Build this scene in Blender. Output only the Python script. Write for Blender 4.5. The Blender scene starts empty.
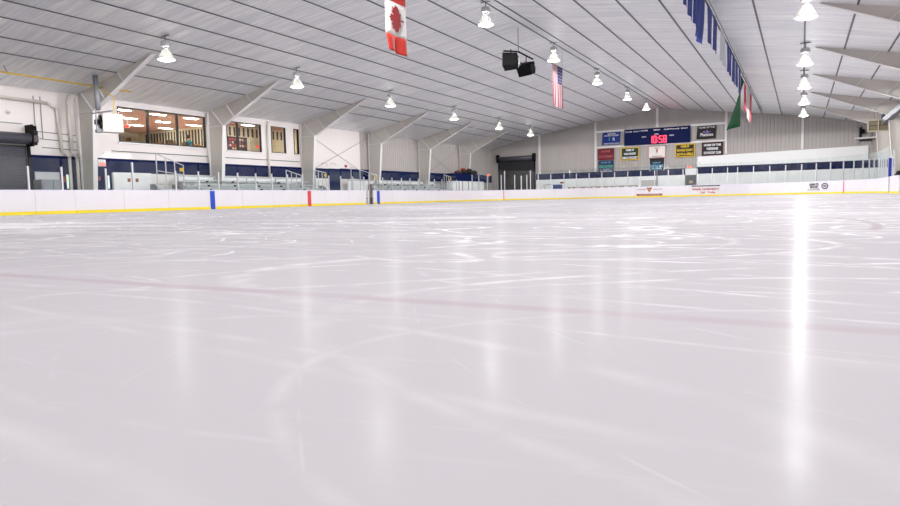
import bpy, bmesh, math, random
from mathutils import Vector, Matrix
random.seed(7)
PI = math.pi
col = bpy.context.scene.collection
sc = bpy.context.scene

# ------------------------------------------------------------------ materials
def lin(c):
    c /= 255.0
    return c/12.92 if c <= 0.04045 else ((c+0.055)/1.055)**2.4
def rgb(r, g, b): return (lin(r), lin(g), lin(b), 1.0)
MATS = {}
def mat(name, c, rough=0.6, metal=0.0, emit=0.0, ecol=None, var=0.04, scale=3.0, spec=0.5):
    if name in MATS: return MATS[name]
    m = bpy.data.materials.new(name); m.use_nodes = True
    nt = m.node_tree; b = nt.nodes['Principled BSDF']
    base = rgb(*c)
    b.inputs['Roughness'].default_value = rough
    b.inputs['Metallic'].default_value = metal
    b.inputs['Specular IOR Level'].default_value = spec
    if var > 0:
        tc = nt.nodes.new('ShaderNodeTexCoord'); n = nt.nodes.new('ShaderNodeTexNoise')
        n.inputs['Scale'].default_value = scale; n.inputs['Detail'].default_value = 4
        nt.links.new(tc.outputs['Object'], n.inputs['Vector'])
        mx = nt.nodes.new('ShaderNodeMix'); mx.data_type = 'RGBA'
        mx.inputs[6].default_value = tuple(max(0, v*(1-var)) for v in base[:3])+(1,)
        mx.inputs[7].default_value = tuple(min(1, v*(1+var)) for v in base[:3])+(1,)
        nt.links.new(n.outputs['Fac'], mx.inputs[0])
        nt.links.new(mx.outputs[2], b.inputs['Base Color'])
    else:
        b.inputs['Base Color'].default_value = base
    if emit > 0:
        b.inputs['Emission Color'].default_value = rgb(*(ecol or c))
        b.inputs['Emission Strength'].default_value = emit
    MATS[name] = m
    return m

def glass_mat(name, tint, gl=0.06):
    m = bpy.data.materials.new(name); m.use_nodes = True; nt = m.node_tree
    for n in list(nt.nodes): nt.nodes.remove(n)
    o = nt.nodes.new('ShaderNodeOutputMaterial'); t = nt.nodes.new('ShaderNodeBsdfTransparent')
    g = nt.nodes.new('ShaderNodeBsdfGlossy'); mx = nt.nodes.new('ShaderNodeMixShader')
    lw = nt.nodes.new('ShaderNodeLayerWeight'); pw = nt.nodes.new('ShaderNodeMath'); pw.operation = 'POWER'; pw.inputs[1].default_value = 5
    nt.links.new(lw.outputs['Facing'], pw.inputs[0]); fr = nt.nodes.new('ShaderNodeMath'); fr.operation = 'MULTIPLY_ADD'
    nt.links.new(pw.outputs[0], fr.inputs[0]); fr.inputs[1].default_value = .8; fr.inputs[2].default_value = .04
    t.inputs['Color'].default_value = tint; g.inputs['Roughness'].default_value = gl
    g.inputs['Color'].default_value = (.9, .95, .95, 1)
    nt.links.new(fr.outputs[0], mx.inputs[0]); nt.links.new(t.outputs[0], mx.inputs[1]); nt.links.new(g.outputs[0], mx.inputs[2])
    nt.links.new(mx.outputs[0], o.inputs['Surface'])
    return m
GLASS = glass_mat('rink_glass', (.965, .985, .98, 1))
WINGLASS = glass_mat('window_glass', (.93, .95, .94, 1), .02)

WHITE = mat('white_board_plastic', (226, 222, 227), .35, var=.03, scale=1.5)
GREYBOARD = mat('grey_board_plastic', (218, 214, 224), .35, var=.05, scale=1.5)
YELLOW = mat('yellow_kickplate', (240, 216, 30), .45)
CAP = mat('cap_rail', (226, 224, 240), .4)
BLUE = mat('board_blue', (10, 70, 190), .4)
RED = mat('board_red', (215, 60, 62), .4)
ALU = mat('aluminium_post', (205, 204, 210), .4, .5)
STEEL = mat('frame_paint', (200, 195, 189), .5, var=.04, scale=.8)
FLANGE = mat('frame_flange_paint', (232, 230, 230), .45, var=.03)
WALLW = mat('painted_white_wall', (240, 234, 232), .6, var=.03, scale=.7)
WALLS = mat('ribbed_siding', (178, 172, 169), .5, .0, var=.03, scale=.6)
PANELW = mat('white_wall_liner', (246, 247, 248), .45, var=.02)
NAVY = mat('navy_wall_paint', (12, 26, 74), .8, var=.08, spec=.12)
DARK = mat('dark_rubber', (30, 30, 34), .7)
BLACK = mat('black_plastic', (10, 10, 12), .7, spec=.2)
DOORG = mat('rolling_door_grey', (84, 84, 94), .45, .2, var=.05)
CONC = mat('grey_concrete', (150, 148, 148), .7, var=.1)
GALV = mat('galvanised_steel', (140, 143, 150), .5, .4)
CREAM = mat('painted_pipe', (226, 220, 212), .5)
BLEACH = mat('bleacher_aluminium', (196, 200, 202), .45, .3)
def refractor():
    m = mat('lamp_refractor', (150, 150, 146), .3, 0, emit=.14, ecol=(255, 252, 245)); nt = m.node_tree
    o = next(n for n in nt.nodes if n.type == 'OUTPUT_MATERIAL'); t = nt.nodes.new('ShaderNodeBsdfTransparent'); mx = nt.nodes.new('ShaderNodeMixShader')
    mx.inputs[0].default_value = .975
    nt.links.new(t.outputs[0], mx.inputs[1]); nt.links.new(nt.nodes['Principled BSDF'].outputs[0], mx.inputs[2]); nt.links.new(mx.outputs[0], o.inputs['Surface'])
    return m
LAMPG = refractor()
LENS = mat('lamp_lens', (255, 255, 255), .4, emit=8, ecol=(255, 253, 250), var=0)
def _lens():
    nt = LENS.node_tree; o = next(n for n in nt.nodes if n.type == 'OUTPUT_MATERIAL'); t = nt.nodes.new('ShaderNodeBsdfTransparent'); mx = nt.nodes.new('ShaderNodeMixShader')
    mx.inputs[0].default_value = .35
    nt.links.new(t.outputs[0], mx.inputs[1]); nt.links.new(nt.nodes['Principled BSDF'].outputs[0], mx.inputs[2]); nt.links.new(mx.outputs[0], o.inputs['Surface'])
_lens()
PURL = mat('purlin_strap', (96, 98, 104), .5, .2)

# ------------------------------------------------------------------ helpers
def new_obj(name, bm, m, parent=None, smooth=False):
    me = bpy.data.meshes.new(name); bmesh.ops.recalc_face_normals(bm, faces=bm.faces)
    bm.to_mesh(me); bm.free()
    for x in (m if isinstance(m, (list, tuple)) else [m]): me.materials.append(x)
    if smooth:
        for p in me.polygons: p.use_smooth = True
    o = bpy.data.objects.new(name, me); col.objects.link(o)
    if parent is not None:
        o.parent = parent; o.matrix_parent_inverse = parent.matrix_basis.inverted()
    return o
def tag(o, label=None, cat=None, group=None, kind=None):
    if label: o['label'] = label
    if cat: o['category'] = cat
    if group: o['group'] = group
    if kind: o['kind'] = kind
    return o
def thing(name, label, cat, loc=(0, 0, 0), group=None, rotz=0):
    o = bpy.data.objects.new(name, None); o.empty_display_size = .2; col.objects.link(o)
    o.location = loc; o.rotation_euler = (0, 0, rotz)
    o.matrix_basis = Matrix.Translation(loc) @ Matrix.Rotation(rotz, 4, 'Z')
    return tag(o, label, cat, group)
def struct(name, bm, m, parent=None):
    o = new_obj(name, bm, m, parent)
    if parent is None: o['kind'] = 'structure'
    return o
def box(bm, x0, y0, z0, x1, y1, z1, mi=0, M=None):
    vs = [bm.verts.new(v) for v in ((x0,y0,z0),(x1,y0,z0),(x1,y1,z0),(x0,y1,z0),(x0,y0,z1),(x1,y0,z1),(x1,y1,z1),(x0,y1,z1))]
    if M is not None:
        for v in vs: v.co = M @ v.co
    for f in ((0,3,2,1),(4,5,6,7),(0,1,5,4),(1,2,6,5),(2,3,7,6),(3,0,4,7)):
        bm.faces.new([vs[i] for i in f]).material_index = mi
def bx(*a): bm = bmesh.new(); box(bm, *a); return bm
def tube(bm, a, b, r, n=8, r2=None, cap=True):
    a, b = Vector(a), Vector(b); d = (b-a).normalized()
    u = d.orthogonal().normalized(); v = d.cross(u); r2 = r if r2 is None else r2
    A = [bm.verts.new(a+(u*math.cos(2*PI*i/n)+v*math.sin(2*PI*i/n))*r) for i in range(n)]
    B = [bm.verts.new(b+(u*math.cos(2*PI*i/n)+v*math.sin(2*PI*i/n))*r2) for i in range(n)]
    for i in range(n): bm.faces.new((A[i], A[(i+1)%n], B[(i+1)%n], B[i]))
    if cap: bm.faces.new(A[::-1]); bm.faces.new(B)
def pipe(pts, r, n=8):
    bm = bmesh.new()
    for a, b in zip(pts, pts[1:]): tube(bm, a, b, r, n)
    for p in pts[1:-1]:
        bmesh.ops.create_icosphere(bm, subdivisions=1, radius=r*1.08, matrix=Matrix.Translation(p))
    return bm
def lathe(bm, prof, n=20, c=(0, 0, 0)):
    rings = []
    for r, z in prof:
        rings.append([bm.verts.new((c[0]+r*math.cos(2*PI*i/n), c[1]+r*math.sin(2*PI*i/n), c[2]+z)) for i in range(n)])
    for A, B in zip(rings, rings[1:]):
        for i in range(n): bm.faces.new((A[i], A[(i+1)%n], B[(i+1)%n], B[i]))
    return rings
def prism(bm, poly, axis, a, b, mi=0):
    # polygon given in the two other axes, extruded along axis
    def P(u, v, w): return {'X': (w, u, v), 'Y': (u, w, v), 'Z': (u, v, w)}[axis]
    A = [bm.verts.new(P(u, v, a)) for u, v in poly]; B = [bm.verts.new(P(u, v, b)) for u, v in poly]
    n = len(poly)
    bm.faces.new(A).material_index = mi; bm.faces.new(B[::-1]).material_index = mi
    for i in range(n): bm.faces.new((A[i], B[i], B[(i+1)%n], A[(i+1)%n])).material_index = mi
def text_mesh(name, s, size, m, parent, M, depth=.012, align='CENTER', bold=.0, width=None):
    cu = bpy.data.curves.new(name, 'FONT'); cu.body = s; cu.size = size; cu.extrude = depth/2
    cu.align_x = align; cu.align_y = 'CENTER'; cu.offset = bold; cu.resolution_u = 3
    t = bpy.data.objects.new('tmp', cu); col.objects.link(t)
    dg = bpy.context.evaluated_depsgraph_get()
    me = bpy.data.meshes.new_from_object(t.evaluated_get(dg))
    bpy.data.objects.remove(t)
    if width:
        xs = [v.co.x for v in me.vertices]
        if xs:
            k = width/max(1e-6, max(xs)-min(xs))
            for v in me.vertices: v.co.x *= k
    me.transform(M); me.materials.clear(); me.materials.append(m); me.name = name
    o = bpy.data.objects.new(name, me); col.objects.link(o)
    o.parent = parent; o.matrix_parent_inverse = parent.matrix_basis.inverted()
    return o
def face_end(x, y, z):   # text facing -Y (towards the camera end)
    return Matrix.Translation((x, y, z)) @ Matrix.Rotation(PI/2, 4, 'X')

# ------------------------------------------------------------------ building geometry
XR, RZ = -12.56, 8.68
XL, XW, YE, YB = -30.5, 6.2, 66.7, -9.0
PROF = [(XL-.3, 5.52), (XL, 5.6), (-24.85, 6.86), (XR, RZ), (.4, 6.9), (XW, 5.72), (XW+.3, 5.66)]
def roof(x):
    for (a, za), (b, zb) in zip(PROF, PROF[1:]):
        if a <= x <= b: return za+(zb-za)*(x-a)/(b-a)
    return PROF[0][1] if x < XL else PROF[-1][1]
def roof_on_ray(k, side):   # |x| where height above the eye = k*|x|
    lo, hi = 0.0, 30.5
    best = None
    for i in range(3050):
        x = -i*.01
        if (side == 'L') != (x < XR): continue
        if best is None or abs(roof(x)-.263+k*x) < best[0]: best = (abs(roof(x)-.263+k*x), x)
    return best[1]

# ice and floors
def ice_material():
    m = bpy.data.materials.new('skated_ice'); m.use_nodes = True; nt = m.node_tree; N = nt.nodes; L = nt.links
    b = N['Principled BSDF']; tc = N.new('ShaderNodeTexCoord')
    def noise(scale, detail=4, vec=None, rough=.5):
        n = N.new('ShaderNodeTexNoise'); n.inputs['Scale'].default_value = scale; n.inputs['Detail'].default_value = detail
        n.inputs['Roughness'].default_value = rough
        L.new(vec or tc.outputs['Object'], n.inputs['Vector']); return n.outputs['Fac']
    def math_(op, a, b_=None, clamp=False):
        n = N.new('ShaderNodeMath'); n.operation = op; n.use_clamp = clamp
        for i, v in enumerate((a, b_)):
            if v is None: continue
            if isinstance(v, (int, float)): n.inputs[i].default_value = v
            else: L.new(v, n.inputs[i])
        return n.outputs[0]
    def ramp(v, lo, hi):
        n = N.new('ShaderNodeMapRange'); n.clamp = True
        n.inputs['From Min'].default_value = lo; n.inputs['From Max'].default_value = hi
        L.new(v, n.inputs['Value']); return n.outputs[0]
    def mapping(rz, s, loc=(0, 0, 0)):
        n = N.new('ShaderNodeMapping'); n.inputs['Rotation'].default_value = (0, 0, rz); n.inputs['Scale'].default_value = s
        n.inputs['Location'].default_value = loc
        L.new(tc.outputs['Object'], n.inputs['Vector']); return n.outputs[0]
    # skate tracks: thin arcs of rings of large radius around many centres, patchy
    tot = None
    for i, (cx, cy, sp, w, ms) in enumerate([(-40, 5, .23, .012, .25), (9, -14, .31, .012, .3), (-15, 60, .27, .014, .2), (30, 28, .4, .012, .22),
                                    (-9, 22, .9, .03, .15), (-60, -30, .5, .02, .35), (-2, 9, 1.3, .02, .2)]):
        sx = N.new('ShaderNodeVectorMath'); sx.operation = 'DISTANCE'
        wob = N.new('ShaderNodeTexNoise'); wob.inputs['Scale'].default_value = .11+.02*i; wob.inputs['Detail'].default_value = 1
        L.new(mapping(i, (1, 1, 1), (i*7, i*3, 0)), wob.inputs['Vector'])
        wv = N.new('ShaderNodeVectorMath'); wv.operation = 'MULTIPLY_ADD'
        L.new(wob.outputs['Color'], wv.inputs[0]); wv.inputs[1].default_value = (7, 7, 0)
        L.new(tc.outputs['Object'], wv.inputs[2])
        L.new(wv.outputs[0], sx.inputs[0]); sx.inputs[1].default_value = (cx, cy, 0)
        d = sx.outputs['Value']
        q = math_('DIVIDE', d, sp)
        fr = math_('ABSOLUTE', math_('SUBTRACT', math_('FRACT', q), .5))
        ln = ramp(fr, w*.9/sp*.5, 0.0)
        mk = ramp(noise(ms, 2, mapping(i*1.3, (1, 1, 1), (i*13, 5*i, 0))), .52, .62)
        mk = math_('MULTIPLY', mk, ramp(noise(9, 3, mapping(i*2.1, (1, 1, 1), (3*i, i, 0))), .42, .66))
        v = math_('MULTIPLY', ln, mk)
        tot = v if tot is None else math_('MAXIMUM', tot, v)
    for i, (sc_, st, th, wd) in enumerate([(.22, .45, .50, .006), (.35, .5, .49, .007), (.5, .6, .51, .009), (.3, .35, .46, .006), (.8, .5, .50, .012), (.45, .4, .54, .008), (1.2, .5, .5, .016), (.26, .5, .53, .005)]):
        nz = noise(sc_, 0, mapping(i*.83+.2, (st, 1, 1), (11*i, 4*i, 0)))
        kk = (9, 7, 6, 11, 4, 8, 3, 12)[i]
        ln = ramp(math_('ABSOLUTE', math_('SUBTRACT', math_('FRACT', math_('MULTIPLY', nz, kk)), .5)), wd*kk*.62, 0.0)
        mk = ramp(noise(.35+.1*i, 3, mapping(i*.5, (1, 1, 1), (5*i, 9*i, 0))), .41, .56)
        mk = math_('MULTIPLY', mk, ramp(noise(7, 3, mapping(i*1.1, (1, 1, 1), (2*i, i, 0))), .35, .62))
        tot = math_('MAXIMUM', tot, math_('MULTIPLY', ln, mk))
    snow = ramp(noise(.9, 6, mapping(.35, (.35, 1.6, 1)), .65), .46, .70)      # drifts of shaved snow along the tracks
    mid = ramp(noise(.16, 2, mapping(.2, (.5, 1, 1))), .42, .60)
    snow = math_('MULTIPLY', snow, mid)
    scr = math_('MAXIMUM', math_('MULTIPLY', tot, 1.0), math_('MULTIPLY', snow, .75), True)
    # freshly flooded strip nearest the end of the rink: less scratched
    sep = N.new('ShaderNodeSeparateXYZ'); L.new(tc.outputs['Object'], sep.inputs[0])
    wear = ramp(sep.outputs['Y'], 1.0, 4.5)
    wear = math_('ADD', math_('MULTIPLY', wear, .9), .1)
    scr = math_('MULTIPLY', scr, wear)
    cl = N.new('ShaderNodeMix'); cl.data_type = 'RGBA'
    cl.inputs[6].default_value = rgb(180, 177, 182); cl.inputs[7].default_value = rgb(253, 253, 254)
    L.new(scr, cl.inputs[0])
    cloud = N.new('ShaderNodeMix'); cloud.data_type = 'RGBA'; cloud.blend_type = 'MULTIPLY'
    L.new(ramp(noise(.35, 5, mapping(.15, (.4, 1.3, 1))), .35, .75), cloud.inputs[0])
    def band(v, c, w, soft):
        return ramp(math_('ABSOLUTE', math_('SUBTRACT', v, c)), w+soft, w)
    wv_ = math_('ADD', sep.outputs['Y'], math_('MULTIPLY', math_('SUBTRACT', noise(1.2, 2), .5), .03))
    l1_ = band(wv_, 1.43, .018, .03)
    dc = N.new('ShaderNodeVectorMath'); dc.operation = 'DISTANCE'; L.new(tc.outputs['Object'], dc.inputs[0]); dc.inputs[1].default_value = (-4.0, 5.9, 0)
    l2_ = math_('MULTIPLY', band(dc.outputs['Value'], 4.5, .02, .03), math_('GREATER_THAN', sep.outputs['Y'], 5.0))
    ln_ = math_('MULTIPLY', math_('MAXIMUM', l1_, l2_), math_('MULTIPLY_ADD' if False else 'MAXIMUM', ramp(noise(1.5, 3), .2, .5), .45))
    pk = N.new('ShaderNodeMix'); pk.data_type = 'RGBA'; L.new(ln_, pk.inputs[0]); L.new(cl.outputs[2], pk.inputs[6]); pk.inputs[7].default_value = rgb(176, 166, 173)
    cl = pk
    L.new(cl.outputs[2], cloud.inputs[6]); cloud.inputs[7].default_value = (.95, .945, .955, 1)
    L.new(cloud.outputs[2], b.inputs['Base Color'])
    rg = math_('ADD', math_('MULTIPLY', scr, .3), .13)
    rg = math_('ADD', rg, math_('MULTIPLY', noise(3.5, 3, mapping(.2, (.3, 1.5, 1))), .10))
    b.inputs['Specular IOR Level'].default_value = 0; b.inputs['Roughness'].default_value = 1
    out = next(n_ for n_ in N if n_.type == 'OUTPUT_MATERIAL'); gl = N.new('ShaderNodeBsdfGlossy'); L.new(rg, gl.inputs['Roughness'])
    lw = N.new('ShaderNodeLayerWeight'); fac = math_('MULTIPLY', math_('POWER', lw.outputs['Facing'], 5.0), .026)
    fac = math_('ADD', fac, .0025); mxs = N.new('ShaderNodeMixShader'); L.new(fac, mxs.inputs[0]); L.new(b.outputs[0], mxs.inputs[1]); L.new(gl.outputs[0], mxs.inputs[2])
    L.new(mxs.outputs[0], out.inputs['Surface'])
    bp = N.new('ShaderNodeBump'); bp.inputs['Strength'].default_value = .12; bp.inputs['Distance'].default_value = .004
    h = math_('ADD', math_('MULTIPLY', noise(14, 3, mapping(.1, (.25, 1, 1))), .6), math_('MULTIPLY', scr, .8))
    L.new(h, bp.inputs['Height']); L.new(bp.outputs[0], b.inputs['Normal']); L.new(bp.outputs[0], gl.inputs['Normal'])
    return m
LX, RX, EY, CR = -27.2, 4.6, 61.9, 8.5
SY = -6.0
def path(s, off=0.0):
    """point on the board line; off > 0 is outwards"""
    l1 = EY-CR-SY; a = PI/2*CR; l2 = (RX-CR)-(LX+CR)
    if s < l1: p = (LX-off, SY+s); t = (0, 1)
    elif s < l1+a:
        th = (s-l1)/CR; c = (LX+CR, EY-CR)
        p = (c[0]-(CR+off)*math.cos(th), c[1]+(CR+off)*math.sin(th))
    elif s < l1+a+l2: p = (LX+CR+s-l1-a, EY+off)
    elif s < l1+2*a+l2:
        th = (s-l1-a-l2)/CR; c = (RX-CR, EY-CR)
        p = (c[0]+(CR+off)*math.sin(th), c[1]+(CR+off)*math.cos(th))
    else: p = (RX+off, EY-CR-(s-l1-2*a-l2))
    return Vector((p[0], p[1], 0))
L1 = EY-CR-SY; A1 = PI/2*CR; L2 = (RX-CR)-(LX+CR)
def s_of(x, y):
    if y <= EY-CR: return (y-SY) if x < -10 else L1+2*A1+L2+(EY-CR-y)
    if x < LX+CR: return L1+CR*math.atan2(y-(EY-CR), (LX+CR)-x)
    if x <= RX-CR: return L1+A1+x-(LX+CR)
    return L1+A1+L2+CR*math.atan2(x-(RX-CR), y-(EY-CR))
# ice sheet
bm = bmesh.new()
n = 160; TOT = 2*L1+2*A1+L2
top = [path(TOT*i/n) for i in range(n+1)]
vs = [bm.verts.new((p.x, p.y, 0)) for p in top]; f = bm.faces.new(vs)
r = bmesh.ops.extrude_face_region(bm, geom=[f]); bmesh.ops.translate(bm, verts=[v for v in r['geom'] if isinstance(v, bmesh.types.BMVert)], vec=(0, 0, -.04))
ice = new_obj('floor', bm, ice_material()); ice['kind'] = 'structure'
bm = bmesh.new(); box(bm, -42, YB, -.3, XW+.4, YE+.4, -.042)
struct('floor', bm, CONC)
# ceiling ----------------------------------------------------------
def foil():
    m = bpy.data.materials.new('ceiling_insulation_foil'); m.use_nodes = True; nt = m.node_tree; N = nt.nodes; L = nt.links
    b = N['Principled BSDF']; tc = N.new('ShaderNodeTexCoord')
    b.inputs['Metallic'].default_value = .5; b.inputs['Roughness'].default_value = .42
    mp = N.new('ShaderNodeMapping'); mp.inputs['Scale'].default_value = (.35, 4.5, .35)
    L.new(tc.outputs['Object'], mp.inputs['Vector'])
    n1 = N.new('ShaderNodeTexNoise'); n1.inputs['Scale'].default_value = 1.0; n1.inputs['Detail'].default_value = 6; n1.inputs['Roughness'].default_value = .6
    n1.inputs['Distortion'].default_value = .4
    L.new(mp.outputs[0], n1.inputs['Vector'])
    w = N.new('ShaderNodeTexWave'); w.bands_direction = 'Y'; w.inputs['Scale'].default_value = .42; w.inputs['Distortion'].default_value = 1.2
    w.inputs['Detail'].default_value = 2; w.inputs['Detail Scale'].default_value = .7
    L.new(tc.outputs['Object'], w.inputs['Vector'])
    mp2 = N.new('ShaderNodeMapping'); mp2.inputs['Scale'].default_value = (.28, 11, .28); L.new(tc.outputs['Object'], mp2.inputs['Vector'])
    n2 = N.new('ShaderNodeTexNoise'); n2.inputs['Scale'].default_value = .8; n2.inputs['Detail'].default_value = 5; n2.inputs['Distortion'].default_value = 1.2
    L.new(mp2.outputs[0], n2.inputs['Vector'])
    cb = N.new('ShaderNodeMath'); cb.operation = 'MULTIPLY'; L.new(n1.outputs['Fac'], cb.inputs[0]); L.new(n2.outputs['Fac'], cb.inputs[1])
    cr = N.new('ShaderNodeMapRange'); cr.inputs['From Min'].default_value = .14; cr.inputs['From Max'].default_value = .36; L.new(cb.outputs[0], cr.inputs['Value'])
    mx = N.new('ShaderNodeMix'); mx.data_type = 'RGBA'; L.new(cr.outputs[0], mx.inputs[0])
    mx.inputs[6].default_value = rgb(226, 227, 233); mx.inputs[7].default_value = rgb(255, 255, 255)  # wrinkle shading painted into the colour as well: darker creases, paler ridges
    L.new(mx.outputs[2], b.inputs['Base Color'])
    ad = N.new('ShaderNodeMath'); ad.operation = 'MULTIPLY_ADD'; L.new(w.outputs['Fac'], ad.inputs[0]); ad.inputs[1].default_value = .5
    a3 = N.new('ShaderNodeMath'); a3.operation = 'ADD'; L.new(n1.outputs['Fac'], a3.inputs[0]); L.new(n2.outputs['Fac'], a3.inputs[1]); L.new(a3.outputs[0], ad.inputs[2])
    bp = N.new('ShaderNodeBump'); bp.inputs['Strength'].default_value = 1.0; bp.inputs['Distance'].default_value = .12
    L.new(ad.outputs[0], bp.inputs['Height']); L.new(bp.outputs[0], b.inputs['Normal'])
    rr = N.new('ShaderNodeMapRange'); L.new(n1.outputs['Fac'], rr.inputs['Value']); rr.inputs['To Min'].default_value = .34; rr.inputs['To Max'].default_value = .52
    L.new(rr.outputs[0], b.inputs['Roughness'])
    return m
FOIL = foil()
bm = bmesh.new()
prism(bm, PROF+[(x, z+.25) for x, z in PROF[::-1]], 'Y', YB-.3, YE+.3)
ceiling = struct('ceiling', bm, FOIL)
KL = [.2205, .2427, .2706, .2949, .3283, .3640, .4021, .4562, .5185, .5983]
PX = [roof_on_ray(k, 'L') for k in KL]+[-12.05, -11.45, -9.8, -8.15, -6.5, -4.9, -3.27, -1.68, 0.0, 1.6, 3.27, 4.9]
for x in PX:
    z = roof(x); bm = bmesh.new(); w_ = .028 if x < XR else .034; box(bm, x-w_, YB, z-.025, x+w_, YE-.05, z+.02)
    new_obj('purlin', bm, PURL, ceiling)

# end wall: vertical ribbed siding ------------------------------------
def ribbed_end(y, y2, x0, x1, zb, pitch=.3048, h=.03):
    bm = bmesh.new(); x = x0; prev = None
    pts = []
    while x < x1-.001:
        pts += [(x, y), (min(x1, x+pitch*.68), y), (min(x1, x+pitch*.78), y-h), (min(x1, x+pitch*.9), y-h)]; x += pitch
    pts.append((x1, y)); pts = [p for i, p in enumerate(pts) if i == 0 or p[0] > pts[i-1][0]+1e-5]
    for px, py in pts:
        zt = roof(px)+.08
        A = bm.verts.new((px, py, zb)); B = bm.verts.new((px, py, zt)); C = bm.verts.new((px, y2, zb)); D = bm.verts.new((px, y2, zt))
        if prev:
            bm.faces.new((prev[0], A, B, prev[1])); bm.faces.new((prev[2], prev[3], D, C))
            bm.faces.new((prev[1], B, D, prev[3])); bm.faces.new((prev[0], prev[2], C, A))
        else: bm.faces.new((A, B, D, C))
        prev = (A, B, C, D)
    bm.faces.new((prev[0], prev[2], prev[3], prev[1]))
    return bm
struct('wall_end', ribbed_end(YE, YE+.2, XL-.1, XW+.1, -.04), WALLS)
# girts, liner panels and painted band on the end wall
struct('trim_3', bx(-18.7, YE-.1, 6.66, -15.75, YE-.03, 6.84), FLANGE)
struct('trim_4', bx(-9.45, YE-.1, 6.68, -6.35, YE-.03, 6.86), FLANGE)
struct('trim_5', bx(-18.7, YE-.1, 5.08, -6.35, YE-.03, 5.24), FLANGE)
struct('trim_6', bx(-25.2, YE-.09, .0, -9.95, YE-.03, 2.08), PANELW)
struct('trim_7', bx(-25.2, YE-.1, 2.08, -9.95, YE-.03, 2.70), NAVY)
struct('trim_8', bx(-8.85, YE-.09, .0, 6.1, YE-.03, 2.12), PANELW)
struct('trim_9', bx(-8.85, YE-.1, 2.12, 6.1, YE-.03, 2.78), NAVY)
bm = bmesh.new(); prism(bm, [(-8.8, 2.78), (5.0, 2.78), (5.0, 4.03), (-8.8, 3.76)], 'Y', YE-.16, YE-.03)
struct('trim_10', bm, PANELW)
struct('trim_11', bx(-9.9, YE-.09, 2.05, -8.9, YE-.03, 2.66), PANELW)
def girt_box(x, z0, z1, label):
    return tag(new_obj('wall_column', bx(x-.1, YE-.14, z0, x+.1, YE-.005, z1), FLANGE), label, 'column')
girt_box(-24.8, 2.7, roof(-24.8), 'white wall column right beside the far rolling door')
girt_box(-18.7, 2.7, roof(-18.7), 'white wall column left of the small blue and red banners')
girt_box(XR, 6.85, RZ-.02, 'short white wall column above the scoreboard under the roof peak')
girt_box(-6.3, 3.9, roof(-6.3), 'white wall column right of the black and maroon banners')
girt_box(0, 3.98, roof(0), 'white wall column behind the right-hand row of ceiling lamps')

# left wall with windows ------------------------------------------------
WIN = [(21.45, 26.95, 3.52, 5.30), (28.55, 31.4, 3.5, 5.25), (32.3, 33.65, 3.53, 5.25), (34.45, 34.95, 3.54, 5.25)]
def wall_holes(x0, x1, y0, y1, z0, z1, holes):
    bm = bmesh.new(); ys = sorted({y0, y1, *[h[0] for h in holes], *[h[1] for h in holes]})
    for a, b in zip(ys, ys[1:]):
        hs = sorted([h for h in holes if h[0] <= a+1e-6 and h[1] >= b-1e-6], key=lambda h: h[2]); z = z0
        for h in hs:
            if h[2] > z: box(bm, x0, a, z, x1, b, h[2])
            z = h[3]
        if z < z1: box(bm, x0, a, z, x1, b, z1)
    return bm
DOORL = (9.0, 16.95, 0, 3.1)
struct('wall_left', wall_holes(XL-.2, XL, YB, 42.0, -.04, 5.7, [DOORL]+WIN), WALLW)
bm = bmesh.new(); y = 42.0; prev = None; pts = []
while y < YE: pts += [(XL, y), (XL, y+.2), (XL+.03, y+.23), (XL+.03, y+.27)]; y += .3048
pts.append((XL, YE))
for px, py in pts:
    V = [bm.verts.new(v) for v in ((px, py, -.04), (px, py, 5.7), (XL-.2, py, -.04), (XL-.2, py, 5.7))]
    if prev:
        bm.faces.new((prev[0], prev[1], V[1], V[0])); bm.faces.new((prev[2], V[2], V[3], prev[3])); bm.faces.new((prev[1], prev[3], V[3], V[1]))
    prev = V
struct('wall_left', bm, WALLS)
struct('wall_right', bx(XW, YB, -.04, XW+.2, YE+.2, 5.9), WALLS)
bm = bmesh.new(); prism(bm, [(XL-.1, -.04)]+[(x, z) for x, z in PROF[1:-1]]+[(XW+.1, -.04)], 'Y', YB-.2, YB)
struct('wall_back', bm, WALLS)
def lband(y0, y1, z0=1.95, z1=2.66, m=NAVY, n=[12]):
    o = struct('trim_%d' % n[0], bx(XL-.01, y0, z0, XL+.04, y1, z1), m); n[0] += 1; return o
lband(16.98, 19.3, .0, 2.66); lband(19.5, 20.9, .0, 2.66); lband(20.9, 27.0); lband(27.0, 38.1); lband(38.1, 39.4, 0, 2.68); lband(39.4, 66.6, 1.95, 2.72)
# conduit ledge line on the wall
lband(21.0, 34.9, 3.02, 3.06, PURL)
# window frames & glass
FR = mat('black_window_frame', (30, 28, 28), .4)
for i, (y0, y1, z0, z1) in enumerate(WIN):
    bm = bmesh.new(); w = .045
    box(bm, XL-.12, y0, z0, XL+.03, y1, z0+w); box(bm, XL-.12, y0, z1-w, XL+.03, y1, z1)
    box(bm, XL-.12, y0, z0+w, XL+.03, y0+w, z1-w); box(bm, XL-.12, y1-w, z0+w, XL+.03, y1, z1-w)
    for my in ([23.2, 25.05] if i == 0 else [29.45] if i == 1 else []): box(bm, XL-.12, my-.035, z0+w, XL+.03, my+.035, z1-w)
    o = struct('window_%d' % (i+1), bm, FR)
    new_obj('pane', bx(XL-.06, y0+w, z0+w, XL-.05, y1-w, z1-w), WINGLASS, o)
    new_obj('window_sill', bx(XL-.01, y0-.05, z0-.08, XL+.07, y1+.05, z0), FLANGE, o)

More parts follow.
